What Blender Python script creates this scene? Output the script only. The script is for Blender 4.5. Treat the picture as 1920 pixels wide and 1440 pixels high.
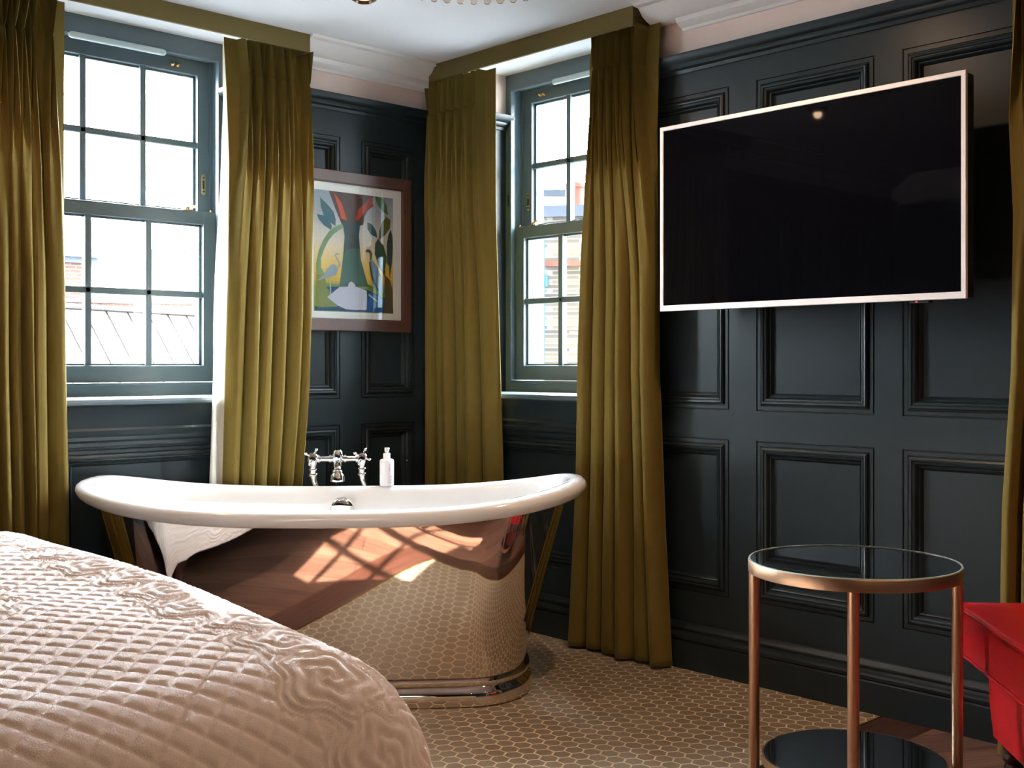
import bpy, math, random
import numpy as np
from mathutils import Vector, Matrix
random.seed(7)
PI = math.pi
for o in list(bpy.data.objects): bpy.data.objects.remove(o, do_unlink=True)
SC = bpy.context.scene
COL = SC.collection

# ---------------------------------------------------------------- camera, sky, sun, exposure
CAM = (-3.348, -4.02, 1.10)
YAW = math.radians(46.679)
cd = bpy.data.cameras.new('camera'); cam = bpy.data.objects.new('camera', cd); COL.objects.link(cam)
cam.location = CAM; cam.rotation_euler = (PI/2, 0, YAW-PI/2)
cd.sensor_width = 36; cd.lens = 2169/1920*36; cd.shift_y = -36/1920; cd.clip_start = .02; cd.clip_end = 300
SC.camera = cam
SC.view_settings.view_transform = 'Standard'; SC.view_settings.look = 'None'
SC.view_settings.gamma = 1; SC.view_settings.use_curve_mapping = False
SC.view_settings.exposure = 0.95
W = bpy.data.worlds.new('world'); SC.world = W; W.use_nodes = True
bg = W.node_tree.nodes['Background']
# hazy sky, bright towards the sun side and dim behind the building
_n = W.node_tree.nodes; _l = W.node_tree.links
_tc = _n.new('ShaderNodeTexCoord'); _d = _n.new('ShaderNodeVectorMath'); _d.operation = 'DOT_PRODUCT'; _d.inputs[1].default_value = (.62, .74, .26)
_l.new(_tc.outputs['Generated'], _d.inputs[0])
_m = _n.new('ShaderNodeMapRange'); _m.interpolation_type = 'SMOOTHSTEP'; _m.inputs['From Min'].default_value = -.35; _m.inputs['From Max'].default_value = .45
_m.inputs['To Min'].default_value = 1.6; _m.inputs['To Max'].default_value = 74; _l.new(_d.outputs['Value'], _m.inputs['Value']); _l.new(_m.outputs[0], bg.inputs['Strength'])
bg.inputs['Color'].default_value = (.83, .92, 1, 1)
sd = bpy.data.lights.new('sun', 'SUN'); sun = bpy.data.objects.new('sun', sd); COL.objects.link(sun)
sd.energy = 34; sd.color = (1, .95, .88); sd.angle = .01
SUNV = Vector((.275, 1, .66))            # towards the sun
sun.rotation_euler = SUNV.to_track_quat('Z', 'Y').to_euler()
sun.location = (-1, 8, 8)

# ---------------------------------------------------------------- materials
def srgb(r, g, b):
    return tuple(((c/255)/12.92 if c <= 10 else (((c/255)+.055)/1.055)**2.4) for c in (r, g, b))
def pm(name, col, rough=.5, metal=0, noise=0.0, nscale=20, bump=0, bscale=60, **kw):
    m = bpy.data.materials.new(name); m.use_nodes = True
    nt = m.node_tree; b = nt.nodes['Principled BSDF']
    b.inputs['Roughness'].default_value = rough; b.inputs['Metallic'].default_value = metal
    c4 = tuple(col)+(1,)
    b.inputs['Base Color'].default_value = c4
    for k, v in kw.items():
        b.inputs[k.replace('_', ' ')].default_value = v
    tc = nt.nodes.new('ShaderNodeTexCoord')
    if noise:
        n = nt.nodes.new('ShaderNodeTexNoise'); n.inputs['Scale'].default_value = nscale; n.inputs['Detail'].default_value = 4
        nt.links.new(tc.outputs['Object'], n.inputs['Vector'])
        r = nt.nodes.new('ShaderNodeMapRange'); r.inputs['To Min'].default_value = 1-noise; r.inputs['To Max'].default_value = 1+noise
        nt.links.new(n.outputs['Fac'], r.inputs['Value'])
        x = nt.nodes.new('ShaderNodeVectorMath'); x.operation = 'SCALE'; x.inputs[0].default_value = tuple(col)
        nt.links.new(r.outputs[0], x.inputs['Scale']); nt.links.new(x.outputs[0], b.inputs['Base Color'])
    if bump:
        n2 = nt.nodes.new('ShaderNodeTexNoise'); n2.inputs['Scale'].default_value = bscale; n2.inputs['Detail'].default_value = 5
        nt.links.new(tc.outputs['Object'], n2.inputs['Vector'])
        bp = nt.nodes.new('ShaderNodeBump'); bp.inputs['Strength'].default_value = bump; bp.inputs['Distance'].default_value = .004
        nt.links.new(n2.outputs['Fac'], bp.inputs['Height']); nt.links.new(bp.outputs[0], b.inputs['Normal'])
    return m
def emis(name, col, s):
    m = pm(name, col, .5); b = m.node_tree.nodes['Principled BSDF']
    b.inputs['Emission Color'].default_value = tuple(col)+(1,); b.inputs['Emission Strength'].default_value = s
    return m
M = {}
M['paint'] = pm('dark_teal_paint', (.0105, .0165, .0190), .36, noise=.12, nscale=9, bump=.03, bscale=30)
M['hazed_paint'] = pm('haze_lightened_teal_paint', (.085, .122, .140), .40, noise=.08, nscale=12, bump=.04, bscale=40)  # same teal as the walls, window haze and flare put into its colour
M['upper'] = pm('pale_pink_plaster', (.84, .66, .57), .8, noise=.03, nscale=6)
M['paint'].node_tree.nodes['Principled BSDF'].inputs['Specular IOR Level'].default_value = .30
M['ceil'] = pm('white_ceiling', (.76, .77, .80), .9, noise=.02, nscale=3)
M['cornice'] = pm('white_cornice', (.76, .73, .71), .7, noise=.02)
M['velvet'] = pm('olive_velvet', (.132, .091, .018), .80, noise=.10, nscale=30, bump=.12, bscale=220,
                 Sheen_Weight=.32, Sheen_Roughness=.35, Sheen_Tint=(.78, .63, .28, 1))
M['velvet'].node_tree.nodes['Principled BSDF'].inputs['Specular IOR Level'].default_value = .15
M['pelmet'] = pm('olive_pelmet_fabric', (.118, .080, .015), .9, noise=.10, nscale=60, bump=.1, bscale=300, Sheen_Weight=.05)
M['lining'] = pm('cream_lining', (.80, .78, .70), .9, noise=.03)
nt = M['lining'].node_tree; b_ = nt.nodes['Principled BSDF']
tr = nt.nodes.new('ShaderNodeBsdfTranslucent'); tr.inputs[0].default_value = (.85, .83, .75, 1)
mx = nt.nodes.new('ShaderNodeMixShader'); mx.inputs[0].default_value = .45
nt.links.new(b_.outputs[0], mx.inputs[1]); nt.links.new(tr.outputs[0], mx.inputs[2])
nt.links.new(mx.outputs[0], nt.nodes['Material Output'].inputs[0])
M['enamel'] = pm('white_enamel', (.86, .86, .86), .09, noise=.01, Coat_Weight=.5)
M['polish'] = pm('polished_nickel', (.83, .75, .68), .035, 1, noise=.02, nscale=3)
M['chrome'] = pm('chrome', (.90, .90, .92), .05, 1, noise=.01)
M['copper'] = pm('brushed_copper', (.56, .35, .22), .36, 1, noise=.08, nscale=60)
M['brass'] = pm('aged_brass', (.75, .50, .22), .25, 1, noise=.1, nscale=80)
M['bronze'] = pm('dark_bronze', (.14, .09, .06), .35, 1, noise=.1)
M['black_glass'] = pm('black_glass', (.008, .009, .010), .03, noise=.02, Coat_Weight=1.0)
M['glass_edge'] = pm('clear_glass_edge', (.45, .60, .58), .05, noise=.02)
M['screen'] = pm('tv_screen', (.002, .002, .003), .03, noise=.02)
M['screen'].node_tree.nodes['Principled BSDF'].inputs['Specular IOR Level'].default_value = .14
M['silver'] = pm('silver_plastic', (.78, .73, .72), .35, 0, noise=.02)
M['blackp'] = pm('black_plastic', (.012, .012, .013), .4, noise=.05)
M['redlens'] = emis('red_indicator', (.8, .03, .02), .8)
M['quilt'] = pm('pale_blush_quilt', (.80, .71, .67), .92, noise=.05, nscale=140, bump=.35, bscale=420, Sheen_Weight=.12)
M['bedbase'] = pm('charcoal_bed_base', (.02, .02, .025), .8, noise=.05)
M['mattress'] = pm('white_mattress', (.7, .68, .66), .9, noise=.03)
M['leather'] = pm('red_leather', (.46, .006, .010), .32, noise=.06, nscale=25, bump=.15, bscale=140)
M['darkwood'] = pm('dark_turned_wood', (.035, .010, .007), .25, noise=.25, nscale=12)
M['frame_wood'] = pm('mahogany_frame', (.055, .019, .010), .42, noise=.35, nscale=45, bump=.1, bscale=90)
M['mat'] = pm('white_mount_board', (.72, .70, .68), .9, noise=.02)
M['bottle'] = pm('white_bottle_plastic', (.80, .78, .79), .35, noise=.02)
M['vent'] = pm('pale_vent_plastic', (.55, .66, .70), .4, noise=.02)
M['crystal'] = pm('amber_crystal', (1, .86, .74), .03, noise=.02, Transmission_Weight=1.0, IOR=1.45)
M['bulb'] = emis('warm_bulb', (1, .62, .30), 3)
M['frosted'] = pm('frosted_bulb', (.75, .66, .55), .5, noise=.02)
M['bwood'] = pm('brass_strip', (.80, .52, .16), .22, 1, noise=.05)
M['slate'] = pm('pale_slate', (.075, .08, .09), .8, noise=.1, nscale=2)
M['metalroof'] = pm('pale_metal_roof', (.135, .12, .112), .6, noise=.05, nscale=1)
M['seam'] = pm('roof_seam', (.045, .034, .03), .6, noise=.05)
M['render'] = pm('white_render', (.80, .80, .80), .9, noise=.03, nscale=2)
M['potred'] = pm('terracotta', (.20, .05, .03), .8, noise=.1, nscale=6)
M['lead'] = pm('lead_flashing', (.045, .055, .075), .6, noise=.1)
def brick(name, c1, c2, mort, scale, w=.225, h=.075, mo=.010):
    m = bpy.data.materials.new(name); m.use_nodes = True; nt = m.node_tree; b = nt.nodes['Principled BSDF']
    tc = nt.nodes.new('ShaderNodeTexCoord'); mp = nt.nodes.new('ShaderNodeSeparateXYZ'); nt.links.new(tc.outputs['Object'], mp.inputs[0])
    ad = nt.nodes.new('ShaderNodeMath'); ad.operation = 'ADD'; nt.links.new(mp.outputs[0], ad.inputs[0]); nt.links.new(mp.outputs[1], ad.inputs[1])
    cb = nt.nodes.new('ShaderNodeCombineXYZ'); nt.links.new(ad.outputs[0], cb.inputs[0]); nt.links.new(mp.outputs[2], cb.inputs[1])
    br = nt.nodes.new('ShaderNodeTexBrick'); nt.links.new(cb.outputs[0], br.inputs['Vector'])
    br.inputs['Color1'].default_value = c1+(1,); br.inputs['Color2'].default_value = c2+(1,); br.inputs['Mortar'].default_value = mort+(1,)
    br.inputs['Scale'].default_value = scale; br.inputs['Brick Width'].default_value = w; br.inputs['Row Height'].default_value = h
    br.inputs['Mortar Size'].default_value = mo; br.inputs['Bias'].default_value = -.1
    nt.links.new(br.outputs['Color'], b.inputs['Base Color']); b.inputs['Roughness'].default_value = .9
    return m
M['brick'] = brick('stock_brick', (.15, .12, .085), (.06, .053, .045), (.19, .175, .155), 2.4)
M['redbrick'] = brick('red_brick', (.12, .05, .03), (.085, .037, .028), (.14, .12, .11), 1.6)
# pane glass: mostly clear, reflecting at grazing angles
def pane_mat():
    m = bpy.data.materials.new('window_glass'); m.use_nodes = True; nt = m.node_tree
    for n in list(nt.nodes):
        if n.type != 'OUTPUT_MATERIAL': nt.nodes.remove(n)
    out = [n for n in nt.nodes if n.type == 'OUTPUT_MATERIAL'][0]
    t = nt.nodes.new('ShaderNodeBsdfTransparent'); t.inputs[0].default_value = (.96, .98, .98, 1)
    g = nt.nodes.new('ShaderNodeBsdfGlossy'); g.inputs['Roughness'].default_value = .01
    lw = nt.nodes.new('ShaderNodeLayerWeight'); lw.inputs[0].default_value = .5
    pw = nt.nodes.new('ShaderNodeMath'); pw.operation = 'POWER'; nt.links.new(lw.outputs['Facing'], pw.inputs[0]); pw.inputs[1].default_value = 5
    f = nt.nodes.new('ShaderNodeMath'); f.operation = 'MULTIPLY_ADD'; nt.links.new(pw.outputs[0], f.inputs[0]); f.inputs[1].default_value = .95; f.inputs[2].default_value = .05
    mx = nt.nodes.new('ShaderNodeMixShader')
    nt.links.new(f.outputs[0], mx.inputs[0]); nt.links.new(t.outputs[0], mx.inputs[1]); nt.links.new(g.outputs[0], mx.inputs[2])
    nt.links.new(mx.outputs[0], out.inputs[0]); return m
M['pane'] = pane_mat()
def hex_mat(pitch=.0515, grout=.045):
    m = bpy.data.materials.new('hexagon_floor_tile'); m.use_nodes = True; nt = m.node_tree; b = nt.nodes['Principled BSDF']
    L = nt.links.new
    def vm(op, a, bb=None, s=None):
        n = nt.nodes.new('ShaderNodeVectorMath'); n.operation = op
        for i, v in enumerate((a, bb)):
            if v is None: continue
            if isinstance(v, tuple): n.inputs[i].default_value = v
            else: L(v, n.inputs[i])
        if s is not None: n.inputs['Scale'].default_value = s
        return n.outputs['Value'] if op in ('DOT_PRODUCT', 'LENGTH') else n.outputs[0]
    def mm(op, a, bb=None, cc=None):
        n = nt.nodes.new('ShaderNodeMath'); n.operation = op
        for i, v in enumerate((a, bb, cc)):
            if v is None: continue
            if isinstance(v, (int, float)): n.inputs[i].default_value = v
            else: L(v, n.inputs[i])
        return n.outputs[0]
    tc = nt.nodes.new('ShaderNodeTexCoord')
    p = vm('SCALE', tc.outputs['Object'], None, 1/pitch)
    p = vm('MULTIPLY', p, (1, 1, 0))
    R3 = math.sqrt(3)
    per = (1, R3, 1); half = (.5, R3/2, 0)
    def wrap(v):
        n = nt.nodes.new('ShaderNodeVectorMath'); n.operation = 'WRAP'
        L(v, n.inputs[0]); n.inputs[1].default_value = (.5, R3/2, 1); n.inputs[2].default_value = (-.5, -R3/2, -1)
        return n.outputs[0]
    ga = wrap(p); gb = wrap(vm('SUBTRACT', p, half))
    da = vm('DOT_PRODUCT', ga, ga); db = vm('DOT_PRODUCT', gb, gb)
    sel = mm('LESS_THAN', da, db)
    mix = nt.nodes.new('ShaderNodeMix'); mix.data_type = 'VECTOR'
    L(sel, mix.inputs[0]); L(gb, mix.inputs[4]); L(ga, mix.inputs[5]); g = mix.outputs[1]
    idv = vm('SUBTRACT', p, g)
    ab = vm('ABSOLUTE', g)
    d1 = vm('DOT_PRODUCT', ab, (.5, R3/2, 0)); sx = nt.nodes.new('ShaderNodeSeparateXYZ'); L(ab, sx.inputs[0])
    d = mm('MAXIMUM', d1, sx.outputs[0]); e = mm('SUBTRACT', .5, d)
    mr = nt.nodes.new('ShaderNodeMapRange'); mr.interpolation_type = 'SMOOTHSTEP'
    mr.inputs['From Min'].default_value = grout*.7; mr.inputs['From Max'].default_value = grout*1.35; L(e, mr.inputs['Value'])
    wn = nt.nodes.new('ShaderNodeTexWhiteNoise'); wn.noise_dimensions = '2D'
    L(vm('SNAP', vm('ADD', idv, (.25, .25, 0)), (.5, .5, 1)), wn.inputs['Vector'])
    rp = nt.nodes.new('ShaderNodeValToRGB'); L(wn.outputs['Value'], rp.inputs[0])
    rp.color_ramp.elements[0].color = (.215, .165, .110, 1); rp.color_ramp.elements[1].color = (.260, .210, .150, 1)
    x = rp.color_ramp.elements.new(.5); x.color = (.235, .185, .130, 1)
    mc = nt.nodes.new('ShaderNodeMix'); mc.data_type = 'RGBA'
    L(mr.outputs[0], mc.inputs[0]); mc.inputs[6].default_value = (.60, .50, .37, 1); L(rp.outputs[0], mc.inputs[7])
    L(mc.outputs[2], b.inputs['Base Color'])
    rr = nt.nodes.new('ShaderNodeMapRange'); L(mr.outputs[0], rr.inputs['Value']); rr.inputs['To Min'].default_value = .8; rr.inputs['To Max'].default_value = .42
    L(rr.outputs[0], b.inputs['Roughness'])
    bp = nt.nodes.new('ShaderNodeBump'); bp.inputs['Strength'].default_value = .5; bp.inputs['Distance'].default_value = .002
    L(mr.outputs[0], bp.inputs['Height']); L(bp.outputs[0], b.inputs['Normal'])
    return m
M['hex'] = hex_mat()
def plank_mat(name, rot, w=.14, c1=(.22, .112, .076), c2=(.13, .063, .044)):
    m = bpy.data.materials.new(name); m.use_nodes = True; nt = m.node_tree; b = nt.nodes['Principled BSDF']; L = nt.links.new
    tc = nt.nodes.new('ShaderNodeTexCoord'); mp = nt.nodes.new('ShaderNodeMapping'); mp.inputs['Rotation'].default_value = (0, 0, rot)
    L(tc.outputs['Object'], mp.inputs[0])
    br = nt.nodes.new('ShaderNodeTexBrick'); L(mp.outputs[0], br.inputs['Vector'])
    br.inputs['Scale'].default_value = 1; br.inputs['Brick Width'].default_value = 1.6; br.inputs['Row Height'].default_value = w
    br.inputs['Mortar Size'].default_value = .002; br.inputs['Color1'].default_value = c1+(1,); br.inputs['Color2'].default_value = c2+(1,)
    br.inputs['Mortar'].default_value = (.02, .01, .006, 1)
    mp2 = nt.nodes.new('ShaderNodeMapping'); mp2.inputs['Scale'].default_value = (3, 45, 3); L(mp.outputs[0], mp2.inputs[0])
    n = nt.nodes.new('ShaderNodeTexNoise'); n.inputs['Scale'].default_value = 1.5; n.inputs['Detail'].default_value = 6; n.inputs['Distortion'].default_value = .6
    L(mp2.outputs[0], n.inputs['Vector'])
    mr = nt.nodes.new('ShaderNodeMapRange'); L(n.outputs['Fac'], mr.inputs['Value']); mr.inputs['From Min'].default_value = .3; mr.inputs['From Max'].default_value = .7
    mr.inputs['To Min'].default_value = .6; mr.inputs['To Max'].default_value = 1.4
    x = nt.nodes.new('ShaderNodeVectorMath'); x.operation = 'SCALE'; L(br.outputs['Color'], x.inputs[0]); L(mr.outputs[0], x.inputs['Scale'])
    L(x.outputs[0], b.inputs['Base Color']); b.inputs['Roughness'].default_value = .38
    bp = nt.nodes.new('ShaderNodeBump'); bp.inputs['Strength'].default_value = .2; bp.inputs['Distance'].default_value = .002
    L(n.outputs['Fac'], bp.inputs['Height']); L(bp.outputs[0], b.inputs['Normal'])
    return m
M['planks'] = plank_mat('red_oak_planks', math.radians(30))
M['border'] = plank_mat('dark_border_plank', 0, .16, (.060, .024, .014), (.050, .020, .012))
M['border2'] = plank_mat('dark_border_plank_turned', PI/2, .16, (.085, .032, .020), (.075, .028, .018))

# ---------------------------------------------------------------- mesh helpers
class MB:
    def __init__(s): s.v = []; s.f = []; s.m = []
    def add(s, vs, fs, mi=0):
        n = len(s.v); s.v += [tuple(v) for v in vs]; s.f += [tuple(i+n for i in f) for f in fs]; s.m += [mi]*len(fs); return s
    def box(s, x0, x1, y0, y1, z0, z1, mi=0, T=None):
        vs = [(x, y, z) for x in (x0, x1) for y in (y0, y1) for z in (z0, z1)]
        if T: vs = [tuple(T @ Vector(v)) for v in vs]
        return s.add(vs, [(0,1,3,2),(4,6,7,5),(0,4,5,1),(2,3,7,6),(0,2,6,4),(1,5,7,3)], mi)
    def rbox(s, x0, x1, y0, y1, z0, z1, r=.005, mi=0, T=None):
        # box with chamfered edges
        b = bmesh_box(x0, x1, y0, y1, z0, z1, r)
        vs = b[0] if T is None else [tuple(T @ Vector(v)) for v in b[0]]
        return s.add(vs, b[1], mi)
    def loft(s, rings, closed=True, cap0=False, cap1=False, mi=0):
        n = len(rings[0]); vs = [p for r in rings for p in r]; fs = []
        for i in range(len(rings)-1):
            for j in range(n if closed else n-1):
                k = (j+1) % n; fs.append((i*n+j, i*n+k, (i+1)*n+k, (i+1)*n+j))
        if cap0: fs.append(tuple(range(n-1, -1, -1)))
        if cap1: fs.append(tuple((len(rings)-1)*n+j for j in range(n)))
        return s.add(vs, fs, mi)
    def lathe(s, prof, c=(0,0,0), axis=(0,0,1), n=24, mi=0, caps=True):
        a = Vector(axis).normalized(); t = a.orthogonal().normalized(); u = a.cross(t); c = Vector(c)
        rings = [[tuple(c + a*h + (t*math.cos(2*PI*k/n)+u*math.sin(2*PI*k/n))*max(r, 1e-5)) for k in range(n)] for r, h in prof]
        return s.loft(rings, True, caps, caps, mi)
    def tube(s, path, r, n=12, mi=0):
        P = [Vector(p) for p in path]; rings = []
        rr = r if isinstance(r, (list, tuple)) else [r]*len(P)
        t0 = (P[1]-P[0]).normalized(); nrm = t0.orthogonal().normalized()
        for i, p in enumerate(P):
            t = (P[min(i+1, len(P)-1)]-P[max(i-1, 0)]).normalized()
            nrm = (nrm - t*nrm.dot(t)).normalized(); b = t.cross(nrm)
            rings.append([tuple(p+(nrm*math.cos(2*PI*k/n)+b*math.sin(2*PI*k/n))*rr[i]) for k in range(n)])
        return s.loft(rings, True, True, True, mi)
    def sweep(s, path, prof, side=1, mi=0, closed=False):
        # path: 2-D polyline, prof: (outwards, z); outwards is to the right of travel when side=1
        P = [Vector((p[0], p[1])) for p in path]; n = len(P); rings = []
        for i in range(n):
            if closed: a, b = P[i-1], P[(i+1) % n]
            else: a, b = P[max(i-1, 0)], P[min(i+1, n-1)]
            d1 = (P[i]-a).normalized() if (P[i]-a).length > 1e-9 else (b-P[i]).normalized()
            d2 = (b-P[i]).normalized() if (b-P[i]).length > 1e-9 else d1
            n1 = Vector((d1.y, -d1.x))*side; n2 = Vector((d2.y, -d2.x))*side
            m = (n1+n2); m = m/max(1e-6, m.dot(n1))
            rings.append([(P[i].x+m.x*o, P[i].y+m.y*o, z) for o, z in prof])
        if closed: rings.append(rings[0])
        return s.loft(rings, False if True else True, False, False, mi) if False else s._sw(rings, closed, mi)
    def _sw(s, rings, closed, mi):
        n = len(rings[0]); vs = [p for r in rings for p in r]; fs = []
        for i in range(len(rings)-1):
            for j in range(n):
                k = (j+1) % n; fs.append((i*n+j, (i+1)*n+j, (i+1)*n+k, i*n+k))
        if not closed:
            fs.append(tuple(range(n))); fs.append(tuple((len(rings)-1)*n+j for j in range(n-1, -1, -1)))
        return s.add(vs, fs, mi)
    def build(s, name, mats, parent=None, smooth=None, world=True, fixn=True):
        me = bpy.data.meshes.new(name)
        vs = s.v
        if parent is not None and world:
            q = parent; off = Vector((0, 0, 0))
            while q is not None: off += q.location; q = q.parent
            vs = [(v[0]-off.x, v[1]-off.y, v[2]-off.z) for v in vs]
        me.from_pydata(vs, [], s.f)
        if not isinstance(mats, (list, tuple)): mats = [mats]
        for m in mats: me.materials.append(m)
        me.polygons.foreach_set('material_index', s.m)
        if fixn:
            import bmesh
            bm = bmesh.new(); bm.from_mesh(me); bmesh.ops.recalc_face_normals(bm, faces=bm.faces); bm.to_mesh(me); bm.free()
        if smooth is not None:
            me.polygons.foreach_set('use_smooth', [True]*len(me.polygons))
            try: me.set_sharp_from_angle(angle=math.radians(smooth))
            except Exception: pass
        me.update()
        o = bpy.data.objects.new(name, me); COL.objects.link(o)
        if parent is not None: o.parent = parent
        return o
def bmesh_box(x0, x1, y0, y1, z0, z1, r):
    import bmesh
    bm = bmesh.new(); bmesh.ops.create_cube(bm, size=1)
    for v in bm.verts:
        v.co = Vector(((x0+x1)/2+v.co.x*(x1-x0), (y0+y1)/2+v.co.y*(y1-y0), (z0+z1)/2+v.co.z*(z1-z0)))
    bmesh.ops.bevel(bm, geom=bm.edges[:], offset=r, segments=2, affect='EDGES', profile=.7)
    bm.verts.index_update()
    out = ([tuple(v.co) for v in bm.verts], [tuple(v.index for v in f.verts) for f in bm.faces]); bm.free(); return out
def tag(o, label=None, cat=None, group=None, kind=None):
    if label: o['label'] = label
    if cat: o['category'] = cat
    if group: o['group'] = group
    if kind: o['kind'] = kind
    return o
def thing(name, loc, label=None, cat=None, group=None, kind=None):
    o = bpy.data.objects.new(name, None); COL.objects.link(o); o.location = loc; o.empty_display_size = .1
    return tag(o, label, cat, group, kind)
def struct(o, label=None, cat=None): return tag(o, label, cat, kind='structure')

# ---------------------------------------------------------------- room shell
CH = 2.41      # ceiling
XB, YB = -4.45, -6.0   # far sides behind the camera
LO0, LO1 = -1.829, -.945     # opening of the window wall on the left
RO0, RO1 = -1.037, -.179     # opening of the right wall (y range)
TX, TY = -1.75, -2.18       # corner of the tiled area
mb = MB(); mb.box(TX, .5, TY, .5, -.12, 0); struct(mb.build('floor', M['hex']))
mb = MB(); mb.box(XB-.2, .5, YB-.2, TY-.008, -.12, 0); mb.box(XB-.2, TX-.008, TY-.008, .5, -.12, 0); struct(mb.build('floor', M['planks']))
mb = MB()
mb.add([(TX-.17, TY-.17, .0008), (.5, TY-.17, .0008), (.5, TY-.008, .0008), (TX-.008, TY-.008, .0008)], [(0, 1, 2, 3)])
mb.box(TX-.17, .5, TY-.17, TY-.16, -.05, .0006)
struct(mb.build('trim_1', M['border']))
mb = MB(); mb.add([(TX-.17, TY-.17, .0008), (TX-.008, TY-.008, .0008), (TX-.008, .5, .0008), (TX-.17, .5, .0008)], [(0, 1, 2, 3)]); mb.box(TX-.17, TX-.16, TY-.1, .5, -.05, .0006); struct(mb.build('trim_6', M['border2']))
mb = MB(); mb.box(TX-.008, .5, TY-.008, TY, -.12, .002); mb.box(TX-.008, TX, TY, .5, -.12, .002); struct(mb.build('trim_2', M['bwood']))
mb = MB(); mb.box(XB-.2, .5, YB-.2, .5, CH, CH+.15); struct(mb.build('ceiling', M['ceil']))

PROF = [(0, 0), (.0015, -.005), (.004, -.005), (.0055, 0), (.017, .000), (.0185, -.004), (.021, -.004), (.0225, .006), (.028, .010),
        (.033, .009), (.0345, .004), (.0365, .004), (.038, .007), (.043, .005), (.0475, -.002), (.049, -.008), (.051, -.008),
        (.0525, -.004), (.056, -.006), (.061, -.014), (.062, -.016)]
def panelling(mb, fn, u0, u1, z0, z1, rects, mi=0):
    us = sorted(set([u0, u1]+[r[0] for r in rects]+[r[1] for r in rects])); zs = sorted(set([z0, z1]+[r[2] for r in rects]+[r[3] for r in rects]))
    for i in range(len(us)-1):
        for j in range(len(zs)-1):
            cu, cz = (us[i]+us[i+1])/2, (zs[j]+zs[j+1])/2
            if any(r[0] < cu < r[1] and r[2] < cz < r[3] for r in rects): continue
            mb.add([fn(us[i], zs[j], 0), fn(us[i+1], zs[j], 0), fn(us[i+1], zs[j+1], 0), fn(us[i], zs[j+1], 0)], [(0, 1, 2, 3)], mi)
    for (a, b, c, d) in rects:
        rings = [[fn(a+o, c+o, h), fn(b-o, c+o, h), fn(b-o, d-o, h), fn(a+o, d-o, h)] for o, h in PROF]
        mb.loft(rings, True, False, True, mi)
fL = lambda u, z, h: (u, -h, z)
fR = lambda u, z, h: (-h, u, z)
SZ = .955
# wall on the left of the picture (holds the wide window)
mb = MB()
ZP = 2.20
panelling(mb, fL, LO1, 0, 0, ZP, [(-.835, -.546, .957, 2.055), (-.439, -.151, .957, 2.055), (-.835, -.546, .30, .85), (-.439, -.151, .30, .85)])
pl_ = []
for a, b in ((-2.25, -1.94), (-2.72, -2.36), (-3.19, -2.83), (-3.66, -3.30), (-4.13, -3.77)):
    pl_ += [(a, b, .957, 2.055), (a, b, .30, .85)]
panelling(mb, fL, XB, LO0, 0, ZP, pl_)
panelling(mb, fL, LO0, LO1, 0, SZ, [(-1.74, -1.03, .30, .80)])
mb.box(XB-.2, LO0, .018, .45, 0, ZP); mb.box(LO1, .45, .018, .45, 0, ZP); mb.box(LO0, LO1, .018, .45, 0, SZ)
mb.box(LO0-.004, LO0, .0006, .03, 0, ZP); mb.box(LO1, LO1+.004, .0006, .03, 0, ZP); mb.box(LO0, LO1, .0006, .03, SZ-.004, SZ)
mb.box(XB-.2, LO0, 0, .45, ZP, CH, 1); mb.box(LO1, .45, 0, .45, ZP, CH, 1)
struct(mb.build('wall_left', [M['paint'], M['upper']]))
# wall on the right of the picture (narrow window, television)
mb = MB()
rp = [(-.165, -.03, .30, .85)]
panelling(mb, fR, RO1, 0, 0, ZP, [(-.15, -.03, .957, 2.055), (-.15, -.03, .30, .85)])
panelling(mb, fR, RO0, RO1, 0, SZ, [(-.96, -.25, .28, .80)])
bays = [(-1.583, -1.15), (-2.143, -1.697), (-2.69, -2.238), (-3.25, -2.79), (-3.81, -3.35), (-4.37, -3.91), (-4.93, -4.47), (-5.49, -5.03), (-5.95, -5.59)]
panelling(mb, fR, YB, RO0, 0, ZP, [(a, b, .94, 2.08) for a, b in bays]+[(a, b, .28, .838) for a, b in bays])
mb.box(.018, .45, YB-.2, RO0, 0, ZP); mb.box(.018, .45, RO1, .018, 0, ZP); mb.box(.018, .45, RO0, RO1, 0, SZ)
mb.box(.0006, .03, RO0-.004, RO0, 0, ZP); mb.box(.0006, .03, RO1, RO1+.004, 0, ZP); mb.box(.0006, .03, RO0, RO1, SZ-.004, SZ)
mb.box(0, .45, YB-.2, RO0, ZP, CH, 1); mb.box(0, .45, RO1, 0, ZP, CH, 1)
struct(mb.build('wall_right', [M['paint'], M['upper']]))
mb = MB(); mb.box(XB-.2, XB, YB-.2, .0, 0, ZP); mb.box(XB-.2, XB, YB-.2, .0, ZP, CH, 1); struct(mb.build('wall_bed', [M['paint'], M['upper']]))
mb = MB(); mb.box(XB, .0, YB-.2, YB, 0, ZP); mb.box(XB, .0, YB-.2, YB, ZP, CH, 1); struct(mb.build('wall_rear', [M['paint'], M['upper']]))
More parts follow.
